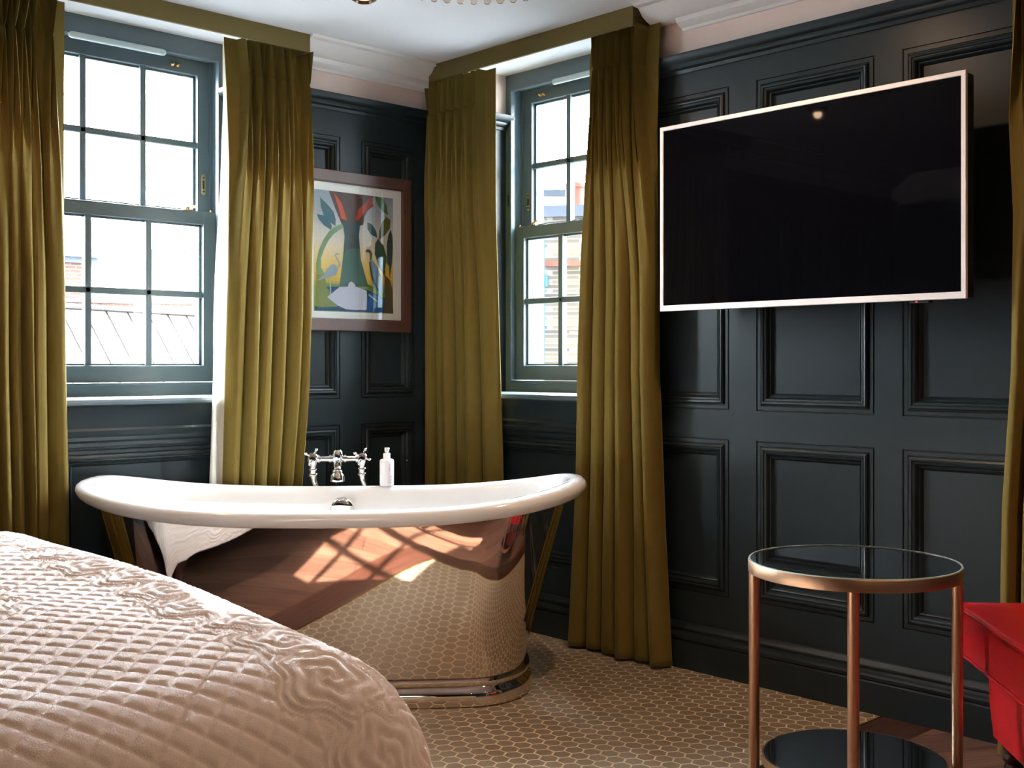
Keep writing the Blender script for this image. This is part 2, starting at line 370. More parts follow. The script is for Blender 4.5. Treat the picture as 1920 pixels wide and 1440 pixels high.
# skirting, picture rail, sill mouldings, cornice
BASE = [(0, 0), (.024, 0), (.024, .098), (.020, .104), (.027, .108), (.029, .118), (.026, .124), (.018, .129), (.016, .138), (.019, .143),
        (.019, .148), (.012, .154), (.007, .164), (0, .167)]
mb = MB(); mb.sweep([(XB, 0), (0, 0)], BASE); struct(mb.build('baseboard_left', M['paint'], smooth=25))
mb = MB(); mb.sweep([(-.001, 0), (-.001, YB)], BASE); struct(mb.build('baseboard_right', M['paint'], smooth=25))
RAIL = [(0, 2.160), (.008, 2.160), (.010, 2.172), (.020, 2.178), (.024, 2.184), (.024, 2.192), (.034, 2.198), (.041, 2.206), (.044, 2.214), (.044, 2.224), (0, 2.224)]
mb = MB()
mb.sweep([(XB, 0), (LO0, 0), (LO0, .236)], RAIL)
mb.sweep([(LO1, .236), (LO1, 0), (0, 0), (0, RO1), (.246, RO1)], RAIL)
mb.sweep([(.246, RO0), (0, RO0), (0, YB)], RAIL)
struct(mb.build('trim_3', M['paint'], smooth=25))
UND = [(0, .806), (.008, .808), (.010, .822), (.018, .830), (.020, .842), (.012, .848), (.010, .864), (.004, .872), (0, .872)]
mb = MB(); mb.sweep([(LO0, 0), (LO1, 0)], UND); mb.sweep([(0, RO1), (0, RO0)], UND); struct(mb.build('trim_4', M['paint'], smooth=25))
CL = [(0, 2.313), (.010, 2.313), (.016, 2.322), (.030, 2.326), (.046, 2.336), (.052, 2.348), (.052, 2.356), (0, 2.356)]
CU = [(0, 2.352), (.060, 2.352), (.075, 2.358), (.100, 2.372), (.118, 2.392), (.124, 2.398), (.150, 2.400), (.158, 2.41), (0, 2.41)]
mb = MB()
mb.sweep([(-.785, 0), (-.0, 0), (0, -.085)], CL); mb.sweep([(-.785, 0), (0, 0), (0, -.085)], CU)
mb.sweep([(0, -1.385), (0, YB)], CL); mb.sweep([(0, -1.27), (0, YB)], CU)
mb.sweep([(XB, 0), (-2.62, 0)], CL); mb.sweep([(XB, 0), (-2.62, 0)], CU)
struct(mb.build('trim_5', M['cornice'], smooth=30))

# ---------------------------------------------------------------- sash windows
def make_window(name, F, u0, u1, side, ventc, vent_half):
    # F(u, h, z): u along the wall to the right as seen inside, h into the wall; side = +1 when the near jamb fittings sit at u1
    root = thing(name, F(u0, .235, .98), kind='structure')
    def bx(mb, a, b, h0, h1, z0, z1, mi=0):
        p = F(a, h0, z0); q = F(b, h1, z1)
        x0, x1 = sorted((p[0], q[0])); y0, y1 = sorted((p[1], q[1])); mb.box(x0, x1, y0, y1, z0, z1, mi)
    def cbx(mb, a, b, h0, h1, z0, z1, r=.004):
        p = F(a, h0, z0); q = F(b, h1, z1)
        x0, x1 = sorted((p[0], q[0])); y0, y1 = sorted((p[1], q[1])); mb.rbox(x0, x1, y0, y1, z0, z1, r)
    c = .027; hc = .235
    mb = MB()
    bx(mb, u0, u0+c, hc, .45, .98, CH); bx(mb, u1-c, u1, hc, .45, .98, CH)
    bx(mb, u0+c, u1-c, hc, .45, 2.347, CH); bx(mb, u0+c, u1-c, hc, .45, .98, 1.024)
    for a, b in ((u0+c, u0+c+.012), (u1-c-.012, u1-c)):          # staff bead and parting bead
        cbx(mb, a, b, hc-.004, .256, 1.024, 2.347, .003); 
    cbx(mb, u0+c, u1-c, hc-.004, .256, 2.335, 2.347, .003); cbx(mb, u0+c, u1-c, hc-.004, .256, 1.018, 1.030, .003)
    for a, b in ((u0+c, u0+c+.010), (u1-c-.010, u1-c)): bx(mb, a, b, .302, .312, 1.72, 2.347)
    mb.build('frame', M['hazed_paint'], root)
    def sash(nm, h0, h1, z0, z1, st, top, bot, zb):
        a0, a1 = u0+c+.002, u1-c-.002
        mb = MB()
        cbx(mb, a0, a0+st, h0, h1, z0, z1); cbx(mb, a1-st, a1, h0, h1, z0, z1)
        cbx(mb, a0+st-.003, a1-st+.003, h0+.0005, h1, z1-top, z1); cbx(mb, a0+st-.003, a1-st+.003, h0+.0005, h1, z0, z0+bot)
        g0, g1 = a0+st, a1-st; w = (g1-g0-2*.025)/3
        bars = [g0+w, g0+2*w+.025]
        zc = zb
        for b in bars:
            cbx(mb, b, b+.025, h0+.008, h1-.004, z0+bot-.002, z1-top+.002, .004)
        cbx(mb, g0-.002, g1+.002, h0+.008, h1-.004, zc-.0125, zc+.0125, .004)
        # inner glazing fillets
        for zz0, zz1 in ((z0+bot, z0+bot+.008), (z1-top-.008, z1-top)): bx(mb, g0, g1, h0+.022, h1-.002, zz0, zz1)
        for aa, bb in ((g0, g0+.009), (g1-.009, g1)): bx(mb, aa, bb, h0+.022, h1-.002, z0+bot, z1-top)
        s = mb.build(nm, M['hazed_paint'], root)
        gm = MB(); bx(gm, g0+.004, g1-.004, h1-.014, h1-.010, z0+bot+.003, z1-top-.003)
        gm.build('glass', M['pane'], s)
        return s
    up = sash('upper_sash', .312, .352, 1.69, 2.345, .060, .060, .04, 2.000)
    lo = sash('lower_sash', .262, .302, 1.032, 1.722, .060, .052, .065, 1.385)
    # fittings
    us = (u1-.064) if side > 0 else (u0+.070); s = -1 if side > 0 else 1
    mb = MB()
    pts = [(.010*math.cos(t), .033*(1 if math.sin(t) > 0 else -1)+.010*math.sin(t)) for t in [2*PI*k/20+.01 for k in range(20)]]
    mb.loft([[F(us+a, .3105, 1.840+b) for a, b in pts], [F(us+a, .3085, 1.840+b) for a, b in pts]], True, True, True)
    mb.build('lock_plate', M['brass'], up, smooth=30)
    mb = MB(); bx(mb, us-.0035, us+.0035, .3070, .3090, 1.822, 1.856); mb.lathe([(.0032, 0), (.0032, .004)], F(us, .309, 1.868), (F(0, -1, 0)[0], F(0, -1, 0)[1], 0), 10)
    mb.lathe([(.0032, 0), (.0032, .004)], F(us, .309, 1.812), (F(0, -1, 0)[0], F(0, -1, 0)[1], 0), 10)
    mb.build('keyhole', M['blackp'], up)
    ax = Vector(F(0, -1, 0))
    for k, du in enumerate((.158, .180)):
        uu = (u1-du-.02) if side > 0 else (u0+du-.008)
        mb = MB(); mb.lathe([(.009, 0), (.009, .003), (.006, .006), (.0075, .010), (.005, .014), (.001, .0145)], F(uu, .312, 2.312), ax, 14)
        mb.build('sash_stop', M['brass'], up, smooth=40)
    uf = (u1-.150) if side > 0 else (u0+.135)
    mb = MB(); bx(mb, uf-.024, uf+.024, .268, .296, 1.722, 1.726)
    mb.lathe([(.010, 0), (.010, .008), (.006, .014)], F(uf, .282, 1.726), (0, 0, 1), 12)
    mb.tube([F(uf, .282, 1.734), F(uf+.015, .278, 1.742), F(uf+.032, .274, 1.741)], [.004, .0035, .006], 8)
    mb.build('sash_fastener', M['brass'], lo, smooth=40)
    ul = (u1-.045) if side > 0 else (u0+.045)
    mb = MB(); mb.lathe([(.006, 0), (.007, .006), (.003, .012)], F(ul, .282, 1.722), (0, 0, 1), 10); mb.build('sash_screw', M['brass'], lo, smooth=40)
    uc = (u1-c+.006) if side > 0 else (u0+c-.006)
    mb = MB(); bx(mb, uc-.004, uc+.004, .231, .236, 1.815, 1.868); mb.build('catch', M['blackp'], root)
    mb = MB(); zc = 2.330
    p0, p1 = F(ventc-vent_half, .240, zc), F(ventc+vent_half, .240, zc)
    e = [(.013*math.cos(t)*.9, .013*math.sin(t)) for t in [2*PI*k/16 for k in range(16)]]
    rings = []
    for uu, sc in ((ventc-vent_half, .3), (ventc-vent_half+.006, .85), (ventc-vent_half+.014, 1), (ventc+vent_half-.014, 1), (ventc+vent_half-.006, .85), (ventc+vent_half, .3)):
        rings.append([F(uu, .236+a*sc, zc+b*sc) for a, b in e])
    mb.loft(rings, True, True, True); mb.build('vent_cover', M['vent'], root, smooth=45)
    return root
FLw = lambda u, h, z: (u, h, z)
FRw = lambda u, h, z: (h, -u, z)
w1 = make_window('window_1', FLw, LO0, LO1, +1, -1.405, .195)
w2 = make_window('window_2', FRw, -RO1, -RO0, -1, .608, .132)
SILL = [(0, .955), (.026, .955), (.033, .959), (.036, .967), (.033, .976), (.026, .980), (0, .980)]
mb = MB(); mb.sweep([(LO0, .001), (LO1, .001)], SILL); mb.box(LO0, LO1, .0, .44, .9555, .980); mb.build('sill', M['hazed_paint'], w1, smooth=35)
mb = MB(); mb.sweep([(.001, RO1), (.001, RO0)], SILL); mb.box(.0, .44, RO0, RO1, .9555, .980); mb.build('sill', M['hazed_paint'], w2, smooth=35)

# ---------------------------------------------------------------- pelmets and curtains
def pelmet(name, pts, label):
    P = [(0, 2.339), (0, 2.409), (-.012, 2.409), (-.012, 2.339)]
    mb = MB(); mb.sweep(pts, P)
    return tag(mb.build(name, M['pelmet']), label, 'pelmet', 'olive pelmets over the windows')
pelmet('pelmet', [(-2.60, -.0), (-2.60, -.136), (-.785, -.136), (-.785, -.0)], 'olive fabric box pelmet above the wide window beside the framed picture')
pelmet('pelmet', [(-.0, -.083), (-.136, -.083), (-.136, -1.256), (-.0, -1.256)], 'olive fabric box pelmet above the narrow window nearest the television')

def interp(tab, z):
    zs = [t[0] for t in tab]
    return float(np.interp(z, zs[::-1] if zs[0] > zs[-1] else zs, [t[1] for t in tab][::-1] if zs[0] > zs[-1] else [t[1] for t in tab]))
def curtain(F, label, ea, eb, pleats, z0, z1, amp0=.030, amp1=.055, base=.052, seed=1, pinch=2.218, nz=110, per=34, lowpleats=None, hem=0):
    # F(u, out, z); ea/eb: (z, u) tables of the two edges; pleats: fractions across at the top
    rnd = random.Random(seed)
    lowp = lowpleats or pleats
    n = len(pleats)
    root = thing('curtain', F((interp(ea, z0)+interp(eb, z0))/2, 0, z0), label, 'curtain', 'olive velvet curtains at the windows')
    cols = []
    # columns: list of (segment index, local t)
    zz = [z1-(z1-z0)*(k/nz)**1.15 for k in range(nz+1)]
    zz = sorted(set([round(z, 4) for z in zz]+[pinch+.004*k_ for k_ in range(-5, 6)]), reverse=True)
    ph = [rnd.uniform(0, 6.28) for _ in range(n)]; am = [rnd.uniform(.8, 1.15) for _ in range(n)]; asy = [rnd.uniform(-.25, .25) for _ in range(n)]; bigv = [rnd.choice((0, .25, .9)) for _ in range(n)]
    rings = []
    for z in zz:
        a, b = interp(ea, z), interp(eb, z)
        k = min(1, max(0, (z1-z)/(z1-z0)))             # 0 top, 1 bottom
        ks = min(1, k*2.2); ks = ks*ks*(3-2*ks)
        c = [pleats[i]*(1-ks)+lowp[i]*ks+.008*math.sin(ph[i]+z*2.3)*k for i in range(n)]
        gaps = [(c[i+1]-c[i]) for i in range(n-1)]
        h0 = sorted(gaps)[len(gaps)//2]/2
        if z >= pinch: t = (z-pinch)/(z1-pinch); r0 = .04+.56*t; dip = .40+.50*t; A = amp0*(1.0+.10*t); q = .12; t2 = 0
        else:
            t = min(1, (pinch-z)/.45); ts = t**.85; r0 = .04+.58*ts; dip = .45+.35*math.sin(PI*min(1, t*1.1))-.25*t; q = .12+.26*t
            A = amp0+(amp1-amp0)*min(1, (pinch-z)/.9); t2 = min(1, max(0, (pinch-z-.12)/.95)); t2 = t2*t2*(3-2*t2)
        tuck = .006*math.exp(-((z-pinch)/.007)**2)
        row = []
        for i in range(n):
            hl = (gaps[i-1]/2 if i > 0 else c[0]); hr = (gaps[i]/2 if i < n-1 else 1-c[-1])
            rl, rr_ = r0*(1-asy[i]), r0*(1+asy[i])
            hw_ = h0*(.75+.5*t2*0+.25)
            Ps = [(-1+(1-rl*hw_/max(hl, 1e-4))*j/14) for j in range(14)] if rl*hw_ < hl else [-1+.02*j/14 for j in range(14)]
            Pi = [-rl+(rl+rr_)*j/12 for j in range(13)]
            ul = min(rl*hw_, hl*.97); ur = min(rr_*hw_, hr*.97)
            us = [-hl+(hl-ul)*j/14 for j in range(14)]+[-ul+(ul+ur)*j/12 for j in range(13)]+[ur+(hr-ur)*(j+1)/14 for j in range(14)]
            for j, du in enumerate(us):
                if j < 14: ap = (-du-ul)/h0; g = math.exp(-(ap/q)**2)
                elif j < 27: w = -1+2*(j-14)/12; g = 1-dip*(1-w*w)
                else: ap = (du-ur)/h0; g = math.exp(-(ap/q)**2)
                pp = du/(hl if du < 0 else hr); 
                lim = h0*1.5; pw_ = du/min(lim, hl if du < 0 else hr)
                ps = pw_+.22*asy[i]*2*max(0, 1-pw_*pw_)
                g2 = max(0, 1-abs(ps)**2.3)**.62 if abs(ps) < 1 else 0
                g2 *= 1+.05*math.sin(3.2*pw_+ph[i]+z)*k
                g2 += .03*k*math.sin(pp*7+ph[i])*math.exp(-pp*pp*2)
                o = (g*(1-t2)+g2*t2)*am[i]*(1-.45*bigv[i]*t2)
                s = c[i]+du
                o = o*A-tuck*min(1, max(0, (o-.2)/.3))
                o += .006*math.sin(9*s+ph[0]+z*1.7)*k+.0015*math.sin(19*s+3*z+ph[-1])*k
                if z > 2.338: o = min(o, .118-base)
                row.append(F(a+(b-a)*s, base+o, z))
        rings.append(row)
    mb = MB(); mb.loft(rings, False)
    d = mb.build('drape', M['velvet'], root, smooth=60)
    so = d.modifiers.new('thickness', 'SOLIDIFY'); so.thickness = .003; so.offset = 0
    return root, rings
GL = lambda u, o, z: (u, -o, z)
GR = lambda u, o, z: (-o, u, z)
c1, _ = curtain(GL, 'olive velvet curtain at far left, partly behind the bed', [(2.345, -2.42), (.01, -2.46)],
        [(2.345, -1.731), (1.6, -1.735), (1.07, -1.729), (.7, -1.72), (.01, -1.71)],
        [.045, .13, .215, .30, .385, .47, .55, .61, .685, .725, .77, .815, .915], .012, 2.352, amp0=.056, amp1=.064, seed=3, pinch=2.221,
        lowpleats=[.05, .14, .23, .32, .41, .49, .56, .63, .70, .76, .815, .86, .955])
c2, ring2 = curtain(GL, 'olive velvet curtain with exposed cream lining, left of the framed picture', [(2.345, -1.118), (2.08, -1.104), (1.88, -1.095), (1.47, -1.099), (1.07, -1.111), (.65, -1.122), (.01, -1.14)],
        [(2.345, -.742), (1.92, -.737), (1.28, -.752), (.96, -.768), (.615, -.80), (.01, -.86)],
        [.205, .345, .470, .618, .700, .935], .012, 2.352, amp0=.064, amp1=.068, seed=5, pinch=2.216, lowpleats=[.10, .25, .42, .60, .78, .95])
c3, _ = curtain(GR, 'olive velvet curtain between the framed picture and the narrow window', [(2.345, -.020), (1.5, .0-.008), (.01, -.008)],
        [(2.345, -.425), (1.735, -.428), (1.287, -.445), (.631, -.468), (.01, -.49)],
        [.06, .22, .35, .47, .62, .80], .012, 2.352, amp0=.050, amp1=.066, seed=8, pinch=2.212, lowpleats=[.08, .21, .34, .50, .68, .86])
c4, _ = curtain(GR, 'olive velvet curtain between the narrow window and the television', [(2.345, -.975), (2.257, -.965), (1.683, -.959), (1.17, -.931), (.653, -.916), (.01, -.873)],
        [(2.345, -1.315), (1.94, -1.30), (1.456, -1.315), (1.07, -1.315), (.49, -1.34), (.01, -1.368)],
        [.20, .31, .41, .52, .62, .79], .012, 2.352, amp0=.064, amp1=.070, seed=12, pinch=2.225, lowpleats=[.10, .26, .43, .60, .74, .93])
c5, _ = curtain(GR, 'olive velvet curtain at the right edge behind the red leather seat', [(2.345, -2.612), (1.8, -2.613), (1.52, -2.625), (1.08, -2.617), (.7, -2.592), (.01, -2.582)],
        [(2.345, -2.95), (.01, -2.86)], [.12, .30, .50, .70, .90], .012, 2.352, amp0=.045, amp1=.065, base=.075, seed=21)
# cream lining showing beyond the leading edge of the second curtain
rows = []
for k in range(61):
    z = 2.34-(2.34-.015)*k/60
    ue = float(np.interp(z, [.01, .65, .87, 1.27, 1.77, 2.10, 2.345], [-1.215, -1.190, -1.180, -1.164, -1.124, -1.110, -1.112]))
    ur = interp([(2.345, -1.05), (.01, -1.02)], z); row = []
    for j in range(21):
        t = j/20; row.append((ue+(ur-ue)*t, -(.034+.024*min(1, max(0, (1.5-z)/.4))+.012*math.sin(t*5+z*2)*(1-z/2.6)+.010*math.sin(t*11+z)*(1-z/2.6)), z))
    rows.append(row)
mb = MB(); mb.loft(rows, False); o = mb.build('lining', M['lining'], c2, smooth=60); o['label'] = 'cream lining'
so = o.modifiers.new('thickness', 'SOLIDIFY'); so.thickness = .0015

# ---------------------------------------------------------------- bath
TUB = (-1.045, -.692, 0); TROT = math.radians(-41)
tub = thing('bathtub', TUB, 'boat-shaped freestanding bath, white inside with mirror-polished metal skirt', 'bathtub')
tub.rotation_euler = (0, 0, TROT)
NT = 160
def plan(a, b, n):
    out = []
    for k in range(NT):
        t = 2*PI*k/NT; c, s = math.cos(t), math.sin(t)
        out.append((a*math.copysign(abs(c)**(2/n), c), b*math.copysign(abs(s)**(2/n), s), c))
    return out
def zr(c): return .632+.072*abs(c)**2.4
def ring(a, b, n, fz): return [(x, y, fz(c)) for x, y, c in plan(a, b, n)]
def stadium(a, b, c, fz, bul=.012, flare=0):
    # long sides nearly flat up to |x| = c, rounded ends out to |x| = a
    out = []; n1, n2 = 34, 46
    pts = []
    for k in range(n1): x = c-2*c*k/n1; pts.append((x, b-bul*(x/c)**2+flare*(x/c)**2))
    be = b-bul+flare
    for k in range(n2): t = PI/2+PI*k/n2; pts.append((-c+(a-c)*math.copysign(abs(math.cos(t))**(2/2.25), math.cos(t)), be*math.copysign(abs(math.sin(t))**(2/2.25), math.sin(t))))
    for k in range(n1): x = -c+2*c*k/n1; pts.append((x, -(b-bul*(x/c)**2+flare*(x/c)**2)))
    for k in range(n2): t = -PI/2+PI*k/n2; pts.append((c+(a-c)*math.copysign(abs(math.cos(t))**(2/2.25), math.cos(t)), be*math.copysign(abs(math.sin(t))**(2/2.25), math.sin(t))))
    return [(x, y, fz(x/a)) for x, y in pts]
rings = []
for i in range(41):
    v = i/40
    a = .652+.150*v**1.1; b = .302+.054*v+.006*v**3
    rings.append(stadium(a, b, .44+.03*v, lambda c, v=v: .085+(zr(c)-.03-.085)*v, .012+.016*v**6, 0))
mb = MB(); mb.loft(rings); mb.build('skirt', M['polish'], tub, smooth=60, world=False)
mb = MB(); rings = []
for o, z in ((-.25, .002), (.022, .002), (.026, .006), (.026, .040), (.022, .052), (.012, .060), (.010, .066), (.016, .072), (.016, .080), (.008, .086), (-.02, .087)):
    rings.append(stadium(.652+o, .302+o, .44, lambda c, z=z: z))
mb.loft(rings, True, True, True); mb.build('plinth', M['polish'], tub, smooth=45, world=False)
mb = MB(); rings = []
for o, h in ((-.012, -.040), (.006, -.046), (.024, -.042), (.036, -.030), (.041, -.014), (.036, .000), (.022, .009), (.004, .011), (-.014, .009), (-.026, .000), (-.034, -.016), (-.042, -.05)):
    rings.append(ring(.825+o, .364+o, 2.65, lambda c, h=h: zr(c)+h))
for i in range(1, 21):
    v = i/20; s = math.sin(v*PI/2)
    a = .783-.27*v**1.6-.0*s; b = .322-.11*v**2.2; n = 2.65+.2*v
    dz = v
    rings.append(ring(a, b, n, lambda c, v=v: (zr(c)-.05)*(1-v)**1.0+.17*v if v < .9 else (zr(c)-.05)*(1-v)+.17*v))
rings.append(ring(.45, .16, 2.6, lambda c: .160)); rings.append(ring(.2, .06, 2.2, lambda c: .156))
mb.loft(rings, True, False, True); mb.build('basin', M['enamel'], tub, smooth=60, world=False)
mb = MB(); mb.lathe([(.045, -.01), (.045, .002), (.041, .008), (.030, .015), (.014, .0185), (.001, .019)], (-.012, .302, .562), (0, -1, -.12), 28)
mb.build('overflow', M['chrome'], tub, smooth=50, world=False)
mb = MB(); mb.lathe([(.035, 0), (.035, .004), (.02, .007), (.001, .007)], (0, 0, .158), (0, 0, 1), 24); mb.build('drain', M['chrome'], tub, smooth=50, world=False)

# ---------------------------------------------------------------- bath filler behind the bath, standing on its two pipes
TR = Matrix.Rotation(TROT, 4, 'Z')
def tubw(x, y, z): v = TR @ Vector((x, y, 0)); return (TUB[0]+v.x, TUB[1]+v.y, z)
tap = thing('bath_filler', tubw(-.042, .430, 0), 'chrome bath filler tap with two cross handles behind the bath', 'tap'); tap.rotation_euler = (0, 0, TROT+math.radians(6))
B = .740
mb = MB()
mb.tube([(-.092, 0, B), (-.05, 0, B), (0, 0, B), (.05, 0, B), (.092, 0, B)], [.0125, .0125, .014, .0125, .0125], 16)
for x in (-.072, .072, -.028, .028): mb.tube([(x-.004, 0, B), (x+.004, 0, B)], .0175, 16)
mb.tube([(0, .012, B+.012), (0, -.012, B+.012)], [.018, .018], 16); mb.lathe([(.001, .036), (.014, .034), (.020, .024), (.022, .005), (.019, -.02), (.017, -.028)], (0, 0, B), (0, 0, 1), 20)
for sx in (-1, 1): mb.lathe([(.001, .026), (.012, .024), (.021, .014), (.023, 0), (.021, -.014), (.016, -.028), (.013, -.034)], (sx*.092, 0, B), (0, 0, 1), 20)
mb.build('body', M['chrome'], tap, smooth=50, world=False)
for sx in (-1, 1):
    mb = MB()
    mb.tube([(sx*.092, 0, B-.03), (sx*.092, 0, B-.060), (sx*.092+.004, -.002, B-.085), (sx*.092+.014, -.003, B-.115), (sx*.092+.018, -.002, B-.145), (sx*.092+.018, 0, B-.20), (sx*.092+.018, 0, .02)],
            [.014, .014, .012, .0125, .012, .011, .011], 14)
    mb.lathe([(.016, 0), (.018, .003), (.018, .009), (.016, .012)], (sx*.092, 0, B-.066), (0, 0, 1), 16)
    mb.lathe([(.015, 0), (.017, .003), (.017, .007), (.015, .010)], (sx*.092, 0, B-.045), (0, 0, 1), 16)
    mb.lathe([(.032, 0), (.032, .004), (.020, .010), (.012, .014)], (sx*.092+.018, 0, .001), (0, 0, 1), 20)
    mb.build('supply_pipe', M['chrome'], tap, smooth=50, world=False)
    mb = MB(); axd = Vector((0, -1, .25)).normalized(); c0 = Vector((sx*.092, -.018, B+.004))
    mb.lathe([(.012, 0), (.012, .012), (.009, .018), (.013, .024), (.015, .031), (.012, .038), (.001, .040)], tuple(c0), tuple(axd), 18)
    t = axd.orthogonal().normalized(); u = axd.cross(t); hub = c0+axd*.031
    for k in range(4):
        th = math.radians(20 + 90*k); d = t*math.cos(th)+u*math.sin(th)
        mb.tube([tuple(hub+d*.008), tuple(hub+d*.020), tuple(hub+d*.028)], [.0052, .0036, .0045], 8)
        e = hub+d*.030; mb.lathe([(.0005, -.0062), (.0045, -.0045), (.0062, 0), (.0045, .0045), (.0005, .0062)], tuple(e), tuple(d), 10)
    mb.build('cross_handle', M['chrome'], tap, smooth=50, world=False)
mb = MB()
mb.tube([(0, 0, B-.015), (0, -.02, B-.020), (0, -.05, B-.020), (0, -.072, B-.026), (0, -.082, B-.036)], [.015, .016, .015, .014, .014], 16)
mb.lathe([(.014, 0), (.018, -.004), (.018, -.010), (.020, -.014), (.026, -.022), (.027, -.040), (.027, -.044), (.023, -.044), (.020, -.030)], (0, -.082, B-.034), (0, 0, 1), 24)
mb.build('spout', M['chrome'], tap, smooth=50, world=False)

# ---------------------------------------------------------------- pump bottle on the rim
bt = thing('pump_bottle', tubw(.205, .356, .652), 'white pump soap bottle standing on the back rim of the bath', 'bottle'); bt.rotation_euler = (0, 0, TROT)
bt.location = tubw(.150, .357, .6445)
mb = MB(); mb.lathe([(.001, 0), (.024, 0), (.0265, .003), (.0265, .092), (.025, .098), (.018, .101), (.012, .102)], (0, 0, 0), (0, 0, 1), 32); mb.build('bottle_body', M['bottle'], bt, smooth=40, world=False)
mb = MB(); mb.lathe([(.0135, .100), (.0135, .121), (.0120, .1225), (.006, .1225), (.006, .128), (.0085, .129), (.0085, .137), (.004, .140), (.001, .140)], (0, 0, 0), (0, 0, 1), 24)
mb.rbox(-.004, .0105, -.005, .005, .1355, .1425, .0015); mb.rbox(-.0085, .004, -.005, .005, .136, .1425, .0015)
mb.build('pump', M['bottle'], bt, smooth=40, world=False)
def curved(mb, x0, x1, z0, z1, r=.0267):
    n = 4; rows = [[(r*math.sin(a), -r*math.cos(a), z) for a in [math.asin(max(-.99, min(.99, (x0+(x1-x0)*k/n)/r))) for k in range(n+1)]] for z in (z0, z1)]
    mb.loft(rows, False)
GREY = pm('grey_label_ink', (.30, .30, .42), .6); TAN = pm('tan_label_ink', (.42, .33, .24), .6)
mb = MB()
for z0, z1, x0, x1 in ((.080, .0815, .010, .0155), (.076, .0775, .010, .0150), (.073, .0738, .0095, .0155), (.068, .0695, .0105, .0135), (.0655, .068, .0125, .0140), (.064, .0655, .0105, .0135), (.0615, .064, .0105, .0118), (.060, .0615, .0105, .0150), (.056, .0568, .0095, .0150)):
    curved(mb, x0, x1, z0, z1)
mb.build('label_text', GREY, bt, world=False)
mb = MB(); rr_ = random.Random(4)
for k in range(26):
    x = rr_.uniform(.006, .020); z = .012+rr_.random()**1.6*.030; s = rr_.uniform(.0006, .0016); curved(mb, x, x+s*1.4, z, z+s*1.6)
mb.build('label_flowers', TAN, bt, world=False)

